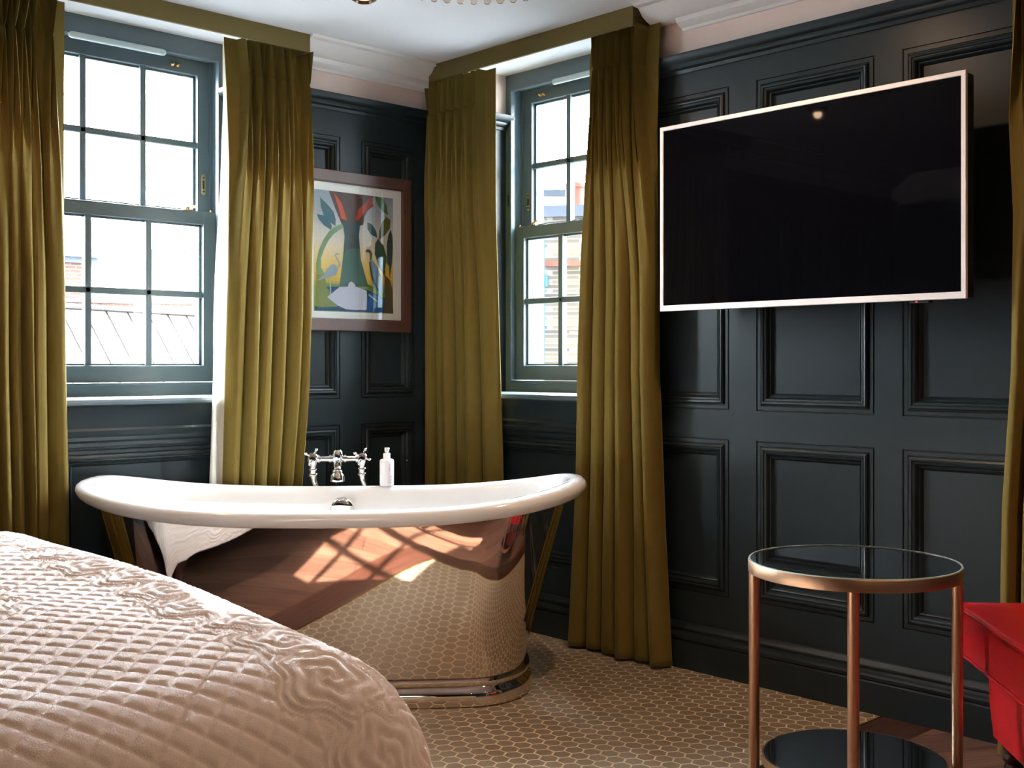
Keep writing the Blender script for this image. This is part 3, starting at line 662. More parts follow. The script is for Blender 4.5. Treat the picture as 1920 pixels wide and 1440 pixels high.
# ---------------------------------------------------------------- framed picture
ART = [
 ((90, 62, 55), [(-0.631,1.819),(-0.403,1.819),(-0.43,1.757),(-0.449,1.729),(-0.456,1.691),(-0.475,1.684),(-0.565,1.682),(-0.596,1.742)]),
 ((205, 85, 50), [(-0.606,1.813),(-0.565,1.771),(-0.538,1.7),(-0.568,1.708),(-0.59,1.769)]),
 ((175, 70, 50), [(-0.41,1.817),(-0.407,1.781),(-0.443,1.745),(-0.488,1.704),(-0.498,1.709),(-0.482,1.753)]),
 ((150, 70, 45), [(-0.433,1.784),(-0.399,1.777),(-0.438,1.75)]),
 ((58, 72, 74), [(-0.562,1.693),(-0.472,1.7),(-0.479,1.642),(-0.469,1.542),(-0.44,1.432),(-0.578,1.425),(-0.559,1.552),(-0.552,1.636)]),
 ((72, 106, 92), [(-0.546,1.578),(-0.508,1.589),(-0.475,1.587),(-0.469,1.542),(-0.43,1.43),(-0.578,1.423),(-0.562,1.531)]),
 ((120, 150, 112), [(-0.565,1.685),(-0.596,1.674),(-0.628,1.651),(-0.658,1.612),(-0.68,1.565),(-0.692,1.512),(-0.689,1.471),(-0.652,1.476),(-0.668,1.498),(-0.669,1.534),(-0.655,1.571),(-0.634,1.609),(-0.606,1.64),(-0.555,1.673)]),
 ((68, 108, 120), [(-0.674,1.786),(-0.655,1.773),(-0.631,1.754),(-0.606,1.731),(-0.596,1.7),(-0.598,1.674),(-0.628,1.687),(-0.655,1.711),(-0.669,1.746)]),
 ((68, 108, 120), [(-0.689,1.715),(-0.658,1.713),(-0.634,1.697),(-0.615,1.673),(-0.62,1.656),(-0.655,1.672),(-0.68,1.696)]),
 ((78, 112, 62), [(-0.397,1.817),(-0.357,1.813),(-0.333,1.782),(-0.327,1.743),(-0.357,1.756),(-0.383,1.783)]),
 ((98, 104, 34), [(-0.377,1.632),(-0.373,1.671),(-0.36,1.707),(-0.337,1.734),(-0.313,1.722),(-0.316,1.687),(-0.343,1.655)]),
 ((50, 90, 82), [(-0.436,1.703),(-0.41,1.695),(-0.39,1.67),(-0.383,1.641),(-0.417,1.652),(-0.435,1.674)]),
 ((55, 86, 62), [(-0.38,1.638),(-0.35,1.608),(-0.335,1.566),(-0.333,1.523),(-0.345,1.477),(-0.377,1.521),(-0.398,1.573),(-0.395,1.616)]),
 ((42, 76, 82), [(-0.313,1.684),(-0.303,1.65),(-0.301,1.601),(-0.306,1.536),(-0.318,1.47),(-0.331,1.534),(-0.334,1.61),(-0.327,1.653)]),
 ((226, 176, 40), [(-0.337,1.539),(-0.322,1.524),(-0.318,1.47),(-0.333,1.475),(-0.343,1.506)]),
 ((90, 76, 40), [(-0.345,1.485),(-0.316,1.465),(-0.304,1.422),(-0.299,1.32),(-0.35,1.323)]),
 ((110, 140, 60), [(-0.646,1.435),(-0.578,1.433),(-0.578,1.42),(-0.643,1.42)]),
 ((110, 140, 60), [(-0.44,1.442),(-0.403,1.433),(-0.343,1.404),(-0.343,1.382),(-0.43,1.411)]),
 ((32, 72, 112), [(-0.645,1.421),(-0.578,1.424),(-0.44,1.418),(-0.343,1.385),(-0.347,1.322),(-0.469,1.323),(-0.596,1.324),(-0.698,1.322),(-0.698,1.339),(-0.596,1.344)]),
 ((30, 95, 160), [(-0.43,1.406),(-0.377,1.392),(-0.35,1.371),(-0.355,1.324),(-0.44,1.325)]),
 ((122, 132, 74), [(-0.692,1.469),(-0.652,1.476),(-0.645,1.422),(-0.616,1.387),(-0.59,1.34),(-0.686,1.335)]),
 ((152, 168, 178), [(-0.692,1.442),(-0.658,1.468),(-0.64,1.495),(-0.62,1.513),(-0.601,1.515),(-0.585,1.497),(-0.596,1.47),(-0.643,1.457)]),
 ((165, 170, 176), [(-0.585,1.506),(-0.58,1.519),(-0.594,1.539),(-0.604,1.553),(-0.594,1.563),(-0.579,1.56),(-0.58,1.556),(-0.593,1.556),(-0.595,1.55),(-0.585,1.537),(-0.572,1.517),(-0.581,1.501)]),
 ((205, 210, 215), [(-0.628,1.459),(-0.624,1.459),(-0.62,1.39),(-0.624,1.389)]),
 ((108, 134, 150), [(-0.426,1.538),(-0.41,1.544),(-0.387,1.52),(-0.363,1.473),(-0.35,1.414),(-0.363,1.395),(-0.4,1.428),(-0.422,1.486)]),
 ((52, 58, 60), [(-0.428,1.534),(-0.422,1.534),(-0.41,1.476),(-0.377,1.419),(-0.383,1.413),(-0.413,1.465)]),
 ((92, 92, 96), [(-0.449,1.577),(-0.44,1.587),(-0.423,1.588),(-0.411,1.572),(-0.415,1.544),(-0.423,1.543),(-0.421,1.569),(-0.432,1.577)]),
 ((205, 204, 220), [(-0.64,1.378),(-0.606,1.403),(-0.578,1.423),(-0.536,1.426),(-0.533,1.441),(-0.517,1.448),(-0.502,1.439),(-0.498,1.428),(-0.44,1.413),(-0.438,1.373),(-0.44,1.332),(-0.501,1.329),(-0.546,1.331),(-0.59,1.346),(-0.618,1.364)]),
 ((190, 195, 205), [(-0.43,1.4),(-0.38,1.37),(-0.382,1.365),(-0.432,1.394)]),
]
pic = thing('picture_frame', (-.501, 0, 1.24), 'mahogany framed print of birds, leaves and a red flower', 'picture')
px0, px1, pz0, pz1 = -.799, -.203, 1.240, 1.904
mb = MB()
def frame_rings(x0, x1, z0, z1, prof): return [[(x0+o, y, z0+o), (x1-o, y, z0+o), (x1-o, y, z1-o), (x0+o, y, z1-o)] for o, y in prof]
mb.loft(frame_rings(px0, px1, pz0, pz1, [(0, -.004), (0, -.044), (.003, -.047), (.046, -.047), (.052, -.044), (.052, -.036), (.30, -.036)]), True, False, False)
mb.build('frame', M['frame_wood'], pic)
mb = MB(); mb.box(px0+.004, px1-.004, -.034, -.004, pz0+.004, pz1-.004); mb.build('backing', M['blackp'], pic)
mb = MB(); mb.box(px0+.050, px1-.050, -.0385, -.0365, pz0+.046, pz1-.042); mb.build('mount', M['mat'], pic)
pr = MB(); mats = []
X0, X1, Z0, Z1 = -.703, -.299, 1.320, 1.817
BANDS = [(1.0, (150, 165, 180)), (.86, (176, 182, 190)), (.72, (205, 200, 198)), (.58, (226, 212, 192)), (.46, (236, 208, 150)), (.36, (238, 196, 100)), (.28, (232, 184, 66)), (.20, (150, 160, 80))]
def art_mat(c): return pm('print_ink_%d_%d_%d' % c, tuple(v*.8 for v in srgb(*c)), .85, noise=.08, nscale=25)
nb = 28
def bandcol(f):
    fs = [b[0] for b in BANDS][::-1]
    return tuple(int(np.interp(f, fs, [b[1][k] for b in BANDS][::-1])) for k in range(3))
for k in range(nb):
    z0, z1 = Z0+(Z1-Z0)*k/nb, Z0+(Z1-Z0)*(k+1)/nb
    mats.append(art_mat(bandcol((k+.5)/nb))); pr.add([(X0, -.0390, z0), (X1, -.0390, z0), (X1, -.0390, z1), (X0, -.0390, z1)], [(0, 1, 2, 3)], len(mats)-1)
for k, (c, q) in enumerate(ART):
    mats.append(art_mat(c)); y = -.0392-.00010*k
    pr.add([(min(max(x, X0), X1), y, min(max(z, Z0), Z1)) for x, z in q], [tuple(range(len(q)))], len(mats)-1)
pr.build('print', mats, pic, fixn=False)
mb = MB(); mb.box(px0+.048, px1-.048, -.0435, -.0425, pz0+.045, pz1-.042); mb.build('glass', M['pane'], pic)

# ---------------------------------------------------------------- television
tv = thing('television', (-.18, -1.985, 1.607), 'silver-edged black television on the dark panelled wall', 'television')
y0, y1, z0, z1 = -2.535, -1.434, 1.286, 1.928
mb = MB()
mb.loft([[(x, y0+o, z0+o), (x, y1-o, z0+o), (x, y1-o, z1-o), (x, y0+o, z1-o)] for o, x in ((.012, -.186), (.002, -.187), (0, -.189), (0, -.198), (.0015, -.200), (.0135, -.200), (.015, -.198), (.015, -.190))])
mb.box(-.2005, -.199, y0+.010, y1-.010, z0+.0135, z0+.020)
mb.build('bezel', M['silver'], tv)
mb = MB(); mb.box(-.197, -.160, y0+.012, y1-.012, z0+.012, z1-.012); mb.build('screen', M['screen'], tv)
mb = MB(); mb.rbox(-.188, -.140, y0+.004, y1-.004, z0+.004, z1-.004, .006); mb.rbox(-.136, -.100, -2.35, -1.62, 1.33, 1.70, .012); mb.build('back_cover', M['blackp'], tv)
mb = MB(); mb.box(-.108, -.014, -2.10, -1.87, 1.50, 1.54); mb.box(-.108, -.012, -2.10, -1.87, 1.66, 1.70); mb.box(-.018, -.0105, -2.12, -1.85, 1.46, 1.74); mb.build('wall_bracket', M['blackp'], tv)
mb = MB(); mb.rbox(-.190, -.165, -2.42, -2.36, 1.279, 1.287, .002); h = mb.build('sensor', M['blackp'], tv)
mb = MB(); mb.box(-.1905, -.189, -2.385, -2.379, 1.281, 1.285); mb.build('indicator_light', M['redlens'], h)

# ---------------------------------------------------------------- round side table
TB = (-.763, -2.513, 0); ta = math.radians(46.679)-math.atan(.295)
tb = thing('side_table', TB, 'round brushed copper side table with black glass top and lower shelf', 'side table')
RT = .256; HT = .613
mb = MB(); mb.lathe([(RT-.005, HT-.030), (RT, HT-.030), (RT, HT-.003), (RT-.001, HT-.001), (RT-.005, HT-.001)], (TB[0], TB[1], 0), (0, 0, 1), 96, caps=False)
mb.lathe([(RT-.005, HT-.001), (RT-.005, HT-.030)], (TB[0], TB[1], 0), (0, 0, 1), 96, caps=False)
mb.build('top_rim', M['copper'], tb, smooth=40)
mb = MB(); mb.lathe([(.001, HT-.010), (RT-.006, HT-.010), (RT-.006, HT-.0005), (.001, HT-.0005)], (TB[0], TB[1], 0), (0, 0, 1), 96, caps=False); mb.build('table_top', M['black_glass'], tb, smooth=30)
mb = MB(); mb.lathe([(RT-.0055, HT-.003), (RT-.0015, HT-.003), (RT-.0015, HT+.0015), (RT-.0055, HT+.0015)], (TB[0], TB[1], 0), (0, 0, 1), 96, caps=False); mb.build('glass_edge', M['glass_edge'], tb, smooth=30)
RS = .222; HS = .128
mb = MB(); mb.lathe([(RS-.005, HS-.024), (RS, HS-.024), (RS, HS-.001), (RS-.005, HS-.001)], (TB[0], TB[1], 0), (0, 0, 1), 96, caps=False); mb.build('shelf_rim', M['copper'], tb, smooth=40)
mb = MB(); mb.lathe([(.001, HS-.008), (RS-.006, HS-.008), (RS-.006, HS), (.001, HS)], (TB[0], TB[1], 0), (0, 0, 1), 96, caps=False); mb.build('shelf', M['black_glass'], tb, smooth=30)
for k in range(4):
    a = ta+PI/2*k; c = (TB[0]+(RT-.0145)*math.cos(a), TB[1]+(RT-.0145)*math.sin(a), 0)
    mb = MB(); mb.lathe([(.0125, .0), (.0134, .002), (.0134, HT-.029)], c, (0, 0, 1), 24); mb.build('leg', M['copper'], tb, smooth=40)

# ---------------------------------------------------------------- red leather seat
Fv = Vector((math.cos(YAW), math.sin(YAW), 0)); Rv = Vector((Fv.y, -Fv.x, 0))
Av = Vector((CAM[0], CAM[1], 0))+Fv*3.04+Rv*1.160
g = math.radians(4.7); Dv = Fv*math.cos(g)+Rv*math.sin(g); Ev = Rv*math.cos(g)-Fv*math.sin(g)
WS, DS = .44, .66
st = thing('footstool', tuple(Av+Ev*WS/2-Dv*DS/2), 'red leather stool with piped seat and turned dark feet at right edge', 'stool')
st.rotation_euler = (0, 0, math.atan2(Ev.y, Ev.x))
def rr(w, d, r, z, n=6, bul=0):
    out = []
    for cx, cy, a0 in ((w/2-r, d/2-r, 0), (-w/2+r, d/2-r, PI/2), (-w/2+r, -d/2+r, PI), (w/2-r, -d/2+r, 3*PI/2)):
        for k in range(n+1): a = a0+PI/2*k/n; out.append((cx+r*math.cos(a), cy+r*math.sin(a), z))
    return out
mb = MB(); rings = [rr(WS-.02, DS-.02, .03, .352), rr(WS-.004, DS-.004, .035, .356), rr(WS, DS, .036, .366), rr(WS+.004, DS+.004, .038, .41), rr(WS, DS, .036, .462), rr(WS-.006, DS-.006, .034, .472), rr(WS-.03, DS-.03, .03, .478)]
for f in (.85, .65, .45, .25, .08): rings.append(rr((WS-.03)*f, (DS-.03)*f, .03*f, .478+.020*(1-f**2)))
mb.loft(rings, True, True, True); mb.build('seat_cushion', M['leather'], st, smooth=50, world=False)
mb = MB()
for z, o in ((.472, .001), (.358, .001)):
    q = rr(WS+o, DS+o, .036, z, 8); mb.tube(q+[q[0]], .0045, 8)
mb.build('piping', M['leather'], st, smooth=60, world=False)
mb = MB(); mb.loft([rr(WS-.16, DS-.16, .03, .150), rr(WS-.14, DS-.14, .035, .156), rr(WS-.125, DS-.125, .035, .24), rr(WS-.12, DS-.12, .035, .353)], True, True, True); mb.build('base', M['leather'], st, smooth=50, world=False)
for sx in (-1, 1):
    for sy in (-1, 1):
        mb = MB(); mb.lathe([(.012, 0), (.016, .004), (.013, .020), (.017, .05), (.024, .085), (.020, .095), (.026, .102), (.026, .110), (.018, .116), (.025, .126), (.028, .138), (.026, .151)],
                 (sx*(WS/2-.115), sy*(DS/2-.115), 0), (0, 0, 1), 20)
        mb.build('leg', M['darkwood'], st, smooth=50, world=False)

# ---------------------------------------------------------------- bed and quilt
BX0, BX1, BY0, BY1 = -4.30, -2.19, -2.53, -.88
bed = thing('bed', ((BX0+BX1)/2, (BY0+BY1)/2, 0), 'bed with white mattress under the blush quilt', 'bed')
mb = MB(); mb.rbox(BX0, BX1, BY0, BY1, .27, .36, .02); mb.build('base', M['bedbase'], bed, smooth=40)
mb = MB(); mb.rbox(BX0, BX1, BY0, BY1, .362, .575, .10); mb.build('mattress', M['mattress'], bed, smooth=40)
mb = MB(); mb.rbox(BX0-.10, BX0-.01, BY0-.05, BY1+.05, .02, 1.15, .03); mb.build('headboard', M['velvet'], bed, smooth=40)
for x in (BX0+.12, BX1-.12):
    for y in (BY0+.12, BY1-.12):
        mb = MB(); mb.lathe([(.02, 0), (.03, .269)], (x, y, 0), (0, 0, 1), 16); mb.build('leg', M['darkwood'], bed, smooth=40)
RQ = .19; ZT = .668
XE, YE, YF = -2.105, -2.610, -.80          # outer extents of the quilt
cx1, cy0, cy1 = XE-RQ, YE+RQ, YF-RQ
DROP = .34
su = np.concatenate([np.arange(-4.24, -3.2, .03), np.arange(-3.2, cx1+DROP+RQ*.6, .0042)])
sv = np.concatenate([np.arange(cy0-DROP-RQ*.6, cy1, .0042), np.arange(cy1, cy1+.42, .02)])
U, V = np.meshgrid(su, sv)
dx = np.maximum(0, U-cx1); dy = np.where(V < cy0, V-cy0, np.where(V > cy1, V-cy1, 0))
dd = np.hypot(dx, dy); sfe = np.maximum(dd, 1e-9); nx, ny = dx/sfe, dy/sfe
ang = np.minimum(dd/RQ, PI/2)
lat = RQ*np.sin(ang)+np.maximum(0, dd-RQ*PI/2)*.22; dn = RQ*(1-np.cos(ang))+np.maximum(0, dd-RQ*PI/2)
PX = np.minimum(U, cx1)+nx*lat; PY = np.clip(V, cy0, cy1)+ny*lat; PZ = ZT-dn
NX, NY, NZ = nx*np.sin(ang), ny*np.sin(ang), np.cos(ang)
# quilting relief
DS_ = .044
qa = (U*.94+V*.34)/DS_; qb = (U*.34-V*.94)/DS_*1.0
qa = (U+V)/(DS_*1.30); qb = (U-V)/(DS_*1.30)
dia = np.abs(np.sin(PI*qa))*np.abs(np.sin(PI*qb))
dia = np.minimum(1, np.minimum(np.abs(np.sin(PI*qa)), np.abs(np.sin(PI*qb)))*1.5); dia = dia**.6*.0062
edge = np.minimum(cx1+.16-U, V-(cy0-.16))
MC = []
for k_ in range(15):
    v_ = -2.78+k_*.145
    for j_, u_ in enumerate((-2.285, -2.14, -1.995)): MC.append((u_+.02*math.sin(k_*2.1+j_), v_+.05*(j_ % 2), .082))
for u_, v_ in ((-2.92, -2.66), (-3.07, -2.60), (-2.80, -2.74), (-3.0, -2.78), (-3.16, -2.72), (-2.88, -2.86), (-3.12, -2.88)): MC.append((u_, v_, .088))
for k_ in range(9):
    for j_ in range(8): MC.append((-2.66-.155*k_+.03*math.sin(j_*1.7), -1.88+.15*j_+.05*(k_ % 2)+.04*k_, .085))
scr = np.zeros_like(U); msk = np.zeros_like(U); best = np.full_like(U, 9.)
for i, (mx_, my_, mr_) in enumerate(MC):
    ex, ey = U-mx_, V-my_; r = np.hypot(ex, ey); th = np.arctan2(ey, ex); sgn = 1 if i % 2 else -1
    lobes = 1+.14*np.cos(5*th+i*1.3); rn = r/(mr_*lobes)
    spiral = .5+.5*np.cos(2*PI*(rn*2.6)+sgn*th*(1 if i % 3 else 2))
    spiral = np.where(rn > .80, .5+.5*np.cos(2*PI*rn*5.0), spiral)
    use = rn < best
    scr = np.where(use & (rn < 1), np.sqrt(spiral)*.0070, scr); best = np.minimum(best, rn)
zone = (U > -2.37) | ((U < -2.62) & (V > -1.95+.25*(-2.62-U))) | (V > -1.35)
stip = (np.sin(U*210+2*np.sin(V*70))*np.sin(V*190+2*np.sin(U*60))*.5+.5)*.0030
ech = (.5+.5*np.cos(2*PI*best*6))*.0055
relief = np.where(best < 1, scr+.001, np.where(best < 1.25, ech+.0005, np.where(zone, stip+.001+.4*ech, dia)))
droop = np.clip((-1.75-V)/.75, 0, 1)**2*.062*(np.clip((U+3.4)/1.0, 0, 1))
PZ = PZ-droop
wav = .007*np.sin(U*5.1+1)*np.sin(V*4.3+.5)+.004*np.sin(U*11+V*7)
fold = .012*np.sin((U*1.0-V*1.0)*14)*np.clip((dd-.16)/.3, 0, 1)
H = relief+wav+fold
PX = PX+NX*H; PY = PY+NY*H; PZ = PZ+NZ*H
me = bpy.data.meshes.new('bedspread'); nv, nu = U.shape
co = np.stack([PX, PY, PZ], -1).reshape(-1, 3)
ii = np.arange(nv*nu).reshape(nv, nu)
fa = np.stack([ii[:-1, :-1], ii[:-1, 1:], ii[1:, 1:], ii[1:, :-1]], -1).reshape(-1, 4)
me.vertices.add(len(co)); me.vertices.foreach_set('co', co.astype(np.float32).ravel())
me.loops.add(fa.size); me.loops.foreach_set('vertex_index', fa.astype(np.int32).ravel())
me.polygons.add(len(fa)); me.polygons.foreach_set('loop_start', (np.arange(len(fa))*4).astype(np.int32)); me.polygons.foreach_set('use_smooth', np.ones(len(fa), bool))
me.update(calc_edges=True); me.materials.append(M['quilt'])
q = bpy.data.objects.new('bedspread', me); COL.objects.link(q)
so = q.modifiers.new('thickness', 'SOLIDIFY'); so.thickness = .010; so.offset = -1
tag(q, 'pale blush quilted bedspread with diamond and scroll stitching draped over the bed', 'bedspread')

# ---------------------------------------------------------------- chandelier and ceiling light
CC = Vector((-1.164, -1.544, 0))
ch = thing('chandelier', (CC.x, CC.y, CH), 'round brass chandelier fringed with amber glass drops', 'chandelier')
RC = .35; NB = 52; ZD = 2.236
mb = MB()
for R_, z in ((RC, ZD+.062), (RC, ZD+.13)):
    mb.tube([(CC.x+R_*math.cos(2*PI*k/72), CC.y+R_*math.sin(2*PI*k/72), z) for k in range(73)], .006, 8)
for k in range(6):
    a = 2*PI*k/6; mb.tube([(CC.x+RC*math.cos(a), CC.y+RC*math.sin(a), ZD+.062), (CC.x+RC*math.cos(a), CC.y+RC*math.sin(a), ZD+.13), (CC.x, CC.y, ZD+.155)], .004, 8)
mb.tube([(CC.x, CC.y, ZD+.06), (CC.x, CC.y, CH)], .010, 12); mb.lathe([(.06, 0), (.06, -.012), (.02, -.022)], (CC.x, CC.y, CH), (0, 0, 1), 28)
mb.build('frame', M['brass'], ch, smooth=45)
drop = None
for k in range(NB):
    a = 2*PI*k/NB; x, y = RC*math.cos(a), RC*math.sin(a)
    if drop is None:
        mb = MB(); mb.lathe([(.0008, 0), (.008, .0025), (.0125, .010), (.0130, .016), (.0095, .026), (.004, .036), (.0015, .046), (.001, .060)], (0, 0, 0), (0, 0, 1), 16)
        drop = mb.build('glass_drop', M['crystal'], ch, smooth=60, world=False); d = drop
    else:
        d = drop.copy(); COL.objects.link(d); d.parent = ch
    d.location = (x, y, ZD-CH)
for k in range(6):
    a = 2*PI*(k+.5)/6; c = (CC.x+.16*math.cos(a), CC.y+.16*math.sin(a), ZD+.10)
    mb = MB(); mb.lathe([(.004, -.026), (.014, -.014), (.018, 0), (.012, .018), (.010, .03)], c, (0, 0, 1), 16); mb.build('bulb', M['frosted'], ch, smooth=60)
    mb = MB(); mb.tube([(CC.x, CC.y, ZD+.14), (c[0], c[1], ZD+.145), (c[0], c[1], ZD+.125)], .005, 8); mb.build('arm', M['brass'], ch, smooth=40)
def lamp(name, loc, energy, col, r=.06, parent=None, kind='POINT'):
    l = bpy.data.lights.new(name, kind); o = bpy.data.objects.new(name, l); COL.objects.link(o); o.location = loc; l.energy = energy; l.color = col
    if kind == 'POINT': l.shadow_soft_size = r
    return o
def downlight(x, y, label, e=0):
    r = thing('ceiling_light', (x, y, CH), label, 'ceiling light', 'small round ceiling lights')
    mb = MB(); mb.lathe([(.050, 0), (.050, -.008), (.044, -.016), (.030, -.024), (.026, -.020), (.024, -.010)], (x, y, CH), (0, 0, 1), 32); mb.build('rim', M['bronze'], r, smooth=45)
    mb = MB(); mb.lathe([(.001, -.012), (.024, -.012), (.025, -.008)], (x, y, CH), (0, 0, 1), 24); mb.build('lens', M['bulb'] if e else M['bronze'], r, smooth=45)
    if e:
        o = lamp('ceiling_light_beam', (x, y, CH-.03), e, (1, .66, .40), .03, kind='SPOT')
        o.data.spot_size = math.radians(168); o.data.spot_blend = 1; o.data.shadow_soft_size = .02
downlight(-.917, -.677, 'small dark bronze round ceiling light near the window corner', 10)
downlight(-.75, -2.0, 'lit bronze ceiling light in front of the television', 24)
downlight(-2.24, -.79, 'lit bronze ceiling light above the foot of the bed near the wide window', 14)
downlight(-1.0, -4.4, 'lit bronze ceiling light over the rear right of the room', 45)
downlight(-3.1, -4.9, 'lit bronze ceiling light over the rear left of the room', 30)

# ---------------------------------------------------------------- outside
def slab(mb, a, b, c, d, th=.08):
    n = (b-a).cross(d-a).normalized()*th
    if n.z > 0: n = -n
    P = [a, b, c, d]; mb.add([tuple(p) for p in P]+[tuple(p+n) for p in P], [(0, 1, 2, 3), (7, 6, 5, 4), (0, 4, 5, 1), (1, 5, 6, 2), (2, 6, 7, 3), (3, 7, 4, 0)])
GZ = -5.5     # street level, the room is upstairs
def hull_block(mb, top, zb=GZ):
    # vertical prism under a horizontal-ish polygon
    n = len(top); mb.loft([[(p[0], p[1], zb) for p in top], [tuple(p) for p in top]], True, True, True)
# low building with a seamed metal roof in front of the wide window
A_, B_ = Vector((.231, 4.976, 1.552)), Vector((2.156, 5.772, 1.552)); rd = (B_-A_).normalized()
dn_ = Vector((rd.y, -rd.x, 0)); dn_ = dn_*1.15+Vector((0, 0, -1.75))
a0, b0 = A_-rd*3.4, B_+rd*2.2
low = thing('low_building', (a0.x, a0.y, GZ), 'low building with pale seamed metal roof outside the wide window', 'building')
mb = MB(); slab(mb, a0, b0, b0+dn_, a0+dn_); mb.build('roof', M['metalroof'], low)
L_ = (b0-a0).length; k = 1; nn_ = dn_.cross(rd).normalized(); nn_ = nn_ if nn_.z > 0 else -nn_
mb = MB()
while k*.247 < L_:
    p = a0+rd*(k*.247)+nn_*.008; mb.tube([tuple(p), tuple(p+dn_)], .007, 6); k += 1
mb.build('seams', M['seam'], low)
mb = MB(); mb.tube([tuple(a0+nn_*.02), tuple(b0+nn_*.02)], .022, 8); mb.build('ridge_roll', M['seam'], low)
e0, e1 = a0+dn_, b0+dn_; bk = Vector((-rd.y, rd.x, 0))*.6
mb = MB(); hull_block(mb, [e0+Vector((0, 0, -.1))-dn_*.02, e1+Vector((0, 0, -.1))-dn_*.02, b0+bk+Vector((0, 0, -1.85)), a0+bk+Vector((0, 0, -1.85))]); mb.build('wall', M['redbrick'], low)
# brick wall with lead capping behind the ridge
q0, q1 = Vector((.20, 7.34, 1.74)), Vector((4.9, 8.87, 1.90)); wd = (q1-q0).normalized(); wn_ = Vector((-wd.y, wd.x, 0))*.3
pw = thing('boundary_wall', (q0.x, q0.y, GZ), 'red brick wall with lead capping behind the metal roof', 'wall')
mb = MB(); hull_block(mb, [q0-Vector((0, 0, .04)), q1-Vector((0, 0, .04)), q1+wn_-Vector((0, 0, .04)), q0+wn_-Vector((0, 0, .04))]); mb.build('brickwork', M['redbrick'], pw)
mb = MB(); hv = Vector((0, 0, .05)); s_ = wn_*.15
top = [q0-s_, q1-s_, q1+wn_+s_, q0+wn_+s_]; mb.loft([[tuple(p-Vector((0, 0, .04))) for p in top], [tuple(p) for p in top]], True, True, True); mb.build('capping', M['lead'], pw)
# hipped slate roofed house further back
R1, R2, E1, E2, E3 = map(Vector, ((3.669, 11.355, 2.62), (5.09, 12.077, 2.80), (-.8, 10.5, .9), (2.65, 7.9, 1.2), (8.9, 12.6, 1.2)))
E4 = Vector((4.8, 15.5, 1.0))
hs = thing('terrace_house', (3, 10, GZ), 'pale slate hipped roof house far outside the wide window', 'building')
mb = MB(); mb.add([tuple(p) for p in (R1, R2, E1, E2, E3, E4)], [(0, 1, 3, 2), (1, 4, 3), (0, 2, 5), (0, 5, 4, 1), (2, 3, 4, 5)]); mb.build('roof', M['slate'], hs)
mb = MB()
for a, b in ((E1, R1), (R1, R2), (R2, E2), (R2, E3)): mb.tube([tuple(a), tuple(b)], .035, 6)
mb.build('ridge_tiles', M['lead'], hs)
mb = MB(); hull_block(mb, [p-Vector((0, 0, .05)) for p in (E1, E2, E3, E4)]); mb.build('wall', M['redbrick'], hs)
for a in (.25, .72):
    mb = MB(); c = R1.lerp(R2, a)*.6+E1.lerp(E2, a)*.4; mb.tube([tuple(c+Vector((-.12, -.12, .03))), tuple(c+Vector((0, -.05, -.02))), tuple(c+Vector((.14, 0, .05)))], .018, 6); mb.build('roof_hook', M['lead'], hs)
mb = MB(); mb.box(2.34, 2.72, 10.1, 10.5, .5, 2.36); ck = mb.build('chimney', M['redbrick'], hs)
mb = MB(); mb.box(2.28, 2.80, 10.05, 10.56, 2.36, 2.43); mb.box(2.22, 2.88, 10.0, 10.62, 2.43, 2.50); mb.box(2.26, 2.84, 10.03, 10.6, 2.50, 2.54); mb.build('cap', M['lead'], ck)
# tall pale block far away
fb = thing('apartment_block', (10.6, 24.1, GZ), 'tall pale apartment block on the skyline beyond the slate roof', 'building')
Tm = Matrix.Translation((10.6, 24.1, 0)) @ Matrix.Rotation(YAW-PI/2, 4, 'Z')
mb = MB(); mb.box(-4.5, 3.2, 0, 6, GZ, 4.1, T=Tm); mb.box(-2.6, -1.6, .5, 3, 4.1, 4.9, T=Tm); mb.box(.2, .9, .5, 3, 4.1, 4.6, T=Tm); mb.build('wall', M['render'], fb)
for i in range(4):
    for j in range(2, 5): mb = MB(); mb.box(-4+i*1.9, -3.2+i*1.9, -.05, .1, -3.5+j*1.5, -2.6+j*1.5, T=Tm); mb.build('window', M['slate'], fb)
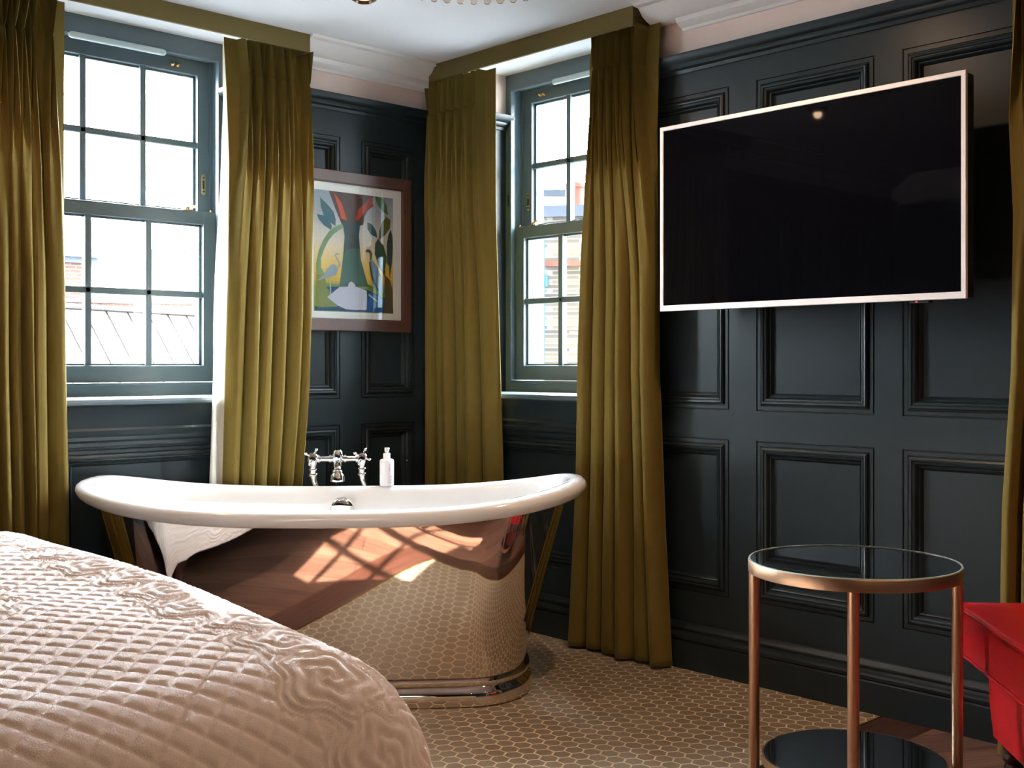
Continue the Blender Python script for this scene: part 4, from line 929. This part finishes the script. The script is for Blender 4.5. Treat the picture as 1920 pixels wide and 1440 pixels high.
# brick house outside the narrow window
Tb = Matrix.Translation((2.283, 1.666, 0)) @ Matrix.Rotation(YAW-PI/2-.18, 4, 'Z')
bh = thing('brick_house', (2.283, 1.666, GZ), 'pale stock brick gable with chimney outside the narrow window', 'building')
mb = MB(); mb.box(-.03, 2.4, 0, 2.5, GZ, 1.33, T=Tb); mb.box(.02, 2.4, .01, 2.5, 1.33, 2.12, T=Tb); mb.build('wall', M['brick'], bh)
mb = MB(); mb.box(-.01, 2.42, -.02, 2.5, 2.12, 2.165, T=Tb); mb.box(.02, 2.40, .0, 2.5, 2.165, 2.20, T=Tb); mb.build('coping', M['lead'], bh)
mb = MB(); mb.box(.03, .50, -.02, .03, 1.78, 1.815, T=Tb); mb.build('lintel', M['potred'], bh)
mb = MB(); mb.lathe([(.075, 2.20), (.07, 2.36), (.082, 2.37), (.082, 2.40), (.06, 2.40)], tuple(Tb @ Vector((.20, .35, 0))), (0, 0, 1), 20); mb.build('chimney_pot', M['potred'], bh, smooth=40)
mb = MB(); mb.box(.02, .055, -.03, .0, 1.64, 1.72, T=Tb); mb.tube([tuple(Tb @ Vector((.03, -.03, .4))), tuple(Tb @ Vector((.03, -.03, 2.1)))], .006, 6); mb.build('pipe_box', pm('blue_pipe_box', (.04, .12, .30), .6), bh)
Tw = Matrix.Translation((4.31, 3.878, 0)) @ Matrix.Rotation(YAW-PI/2, 4, 'Z')
wh = thing('rendered_house', (4.31, 3.878, GZ), 'white rendered house beyond the brick gable, flat topped', 'building')
mb = MB(); mb.box(-.6, 1.2, 0, 3, GZ, 2.70, T=Tw); mb.build('wall', M['render'], wh)
mb = MB(); mb.box(-.65, 1.25, -.05, 3.05, 2.70, 2.76, T=Tw); mb.build('coping', M['lead'], wh)
mb = MB(); mb.box(-40, 60, 1.2, 90, GZ-.2, GZ); mb.box(1.2, 60, -40, 1.2, GZ-.2, GZ); g_ = mb.build('ground', pm('street_asphalt', (.16, .16, .16), .9, noise=.1)); tag(g_, kind='structure')
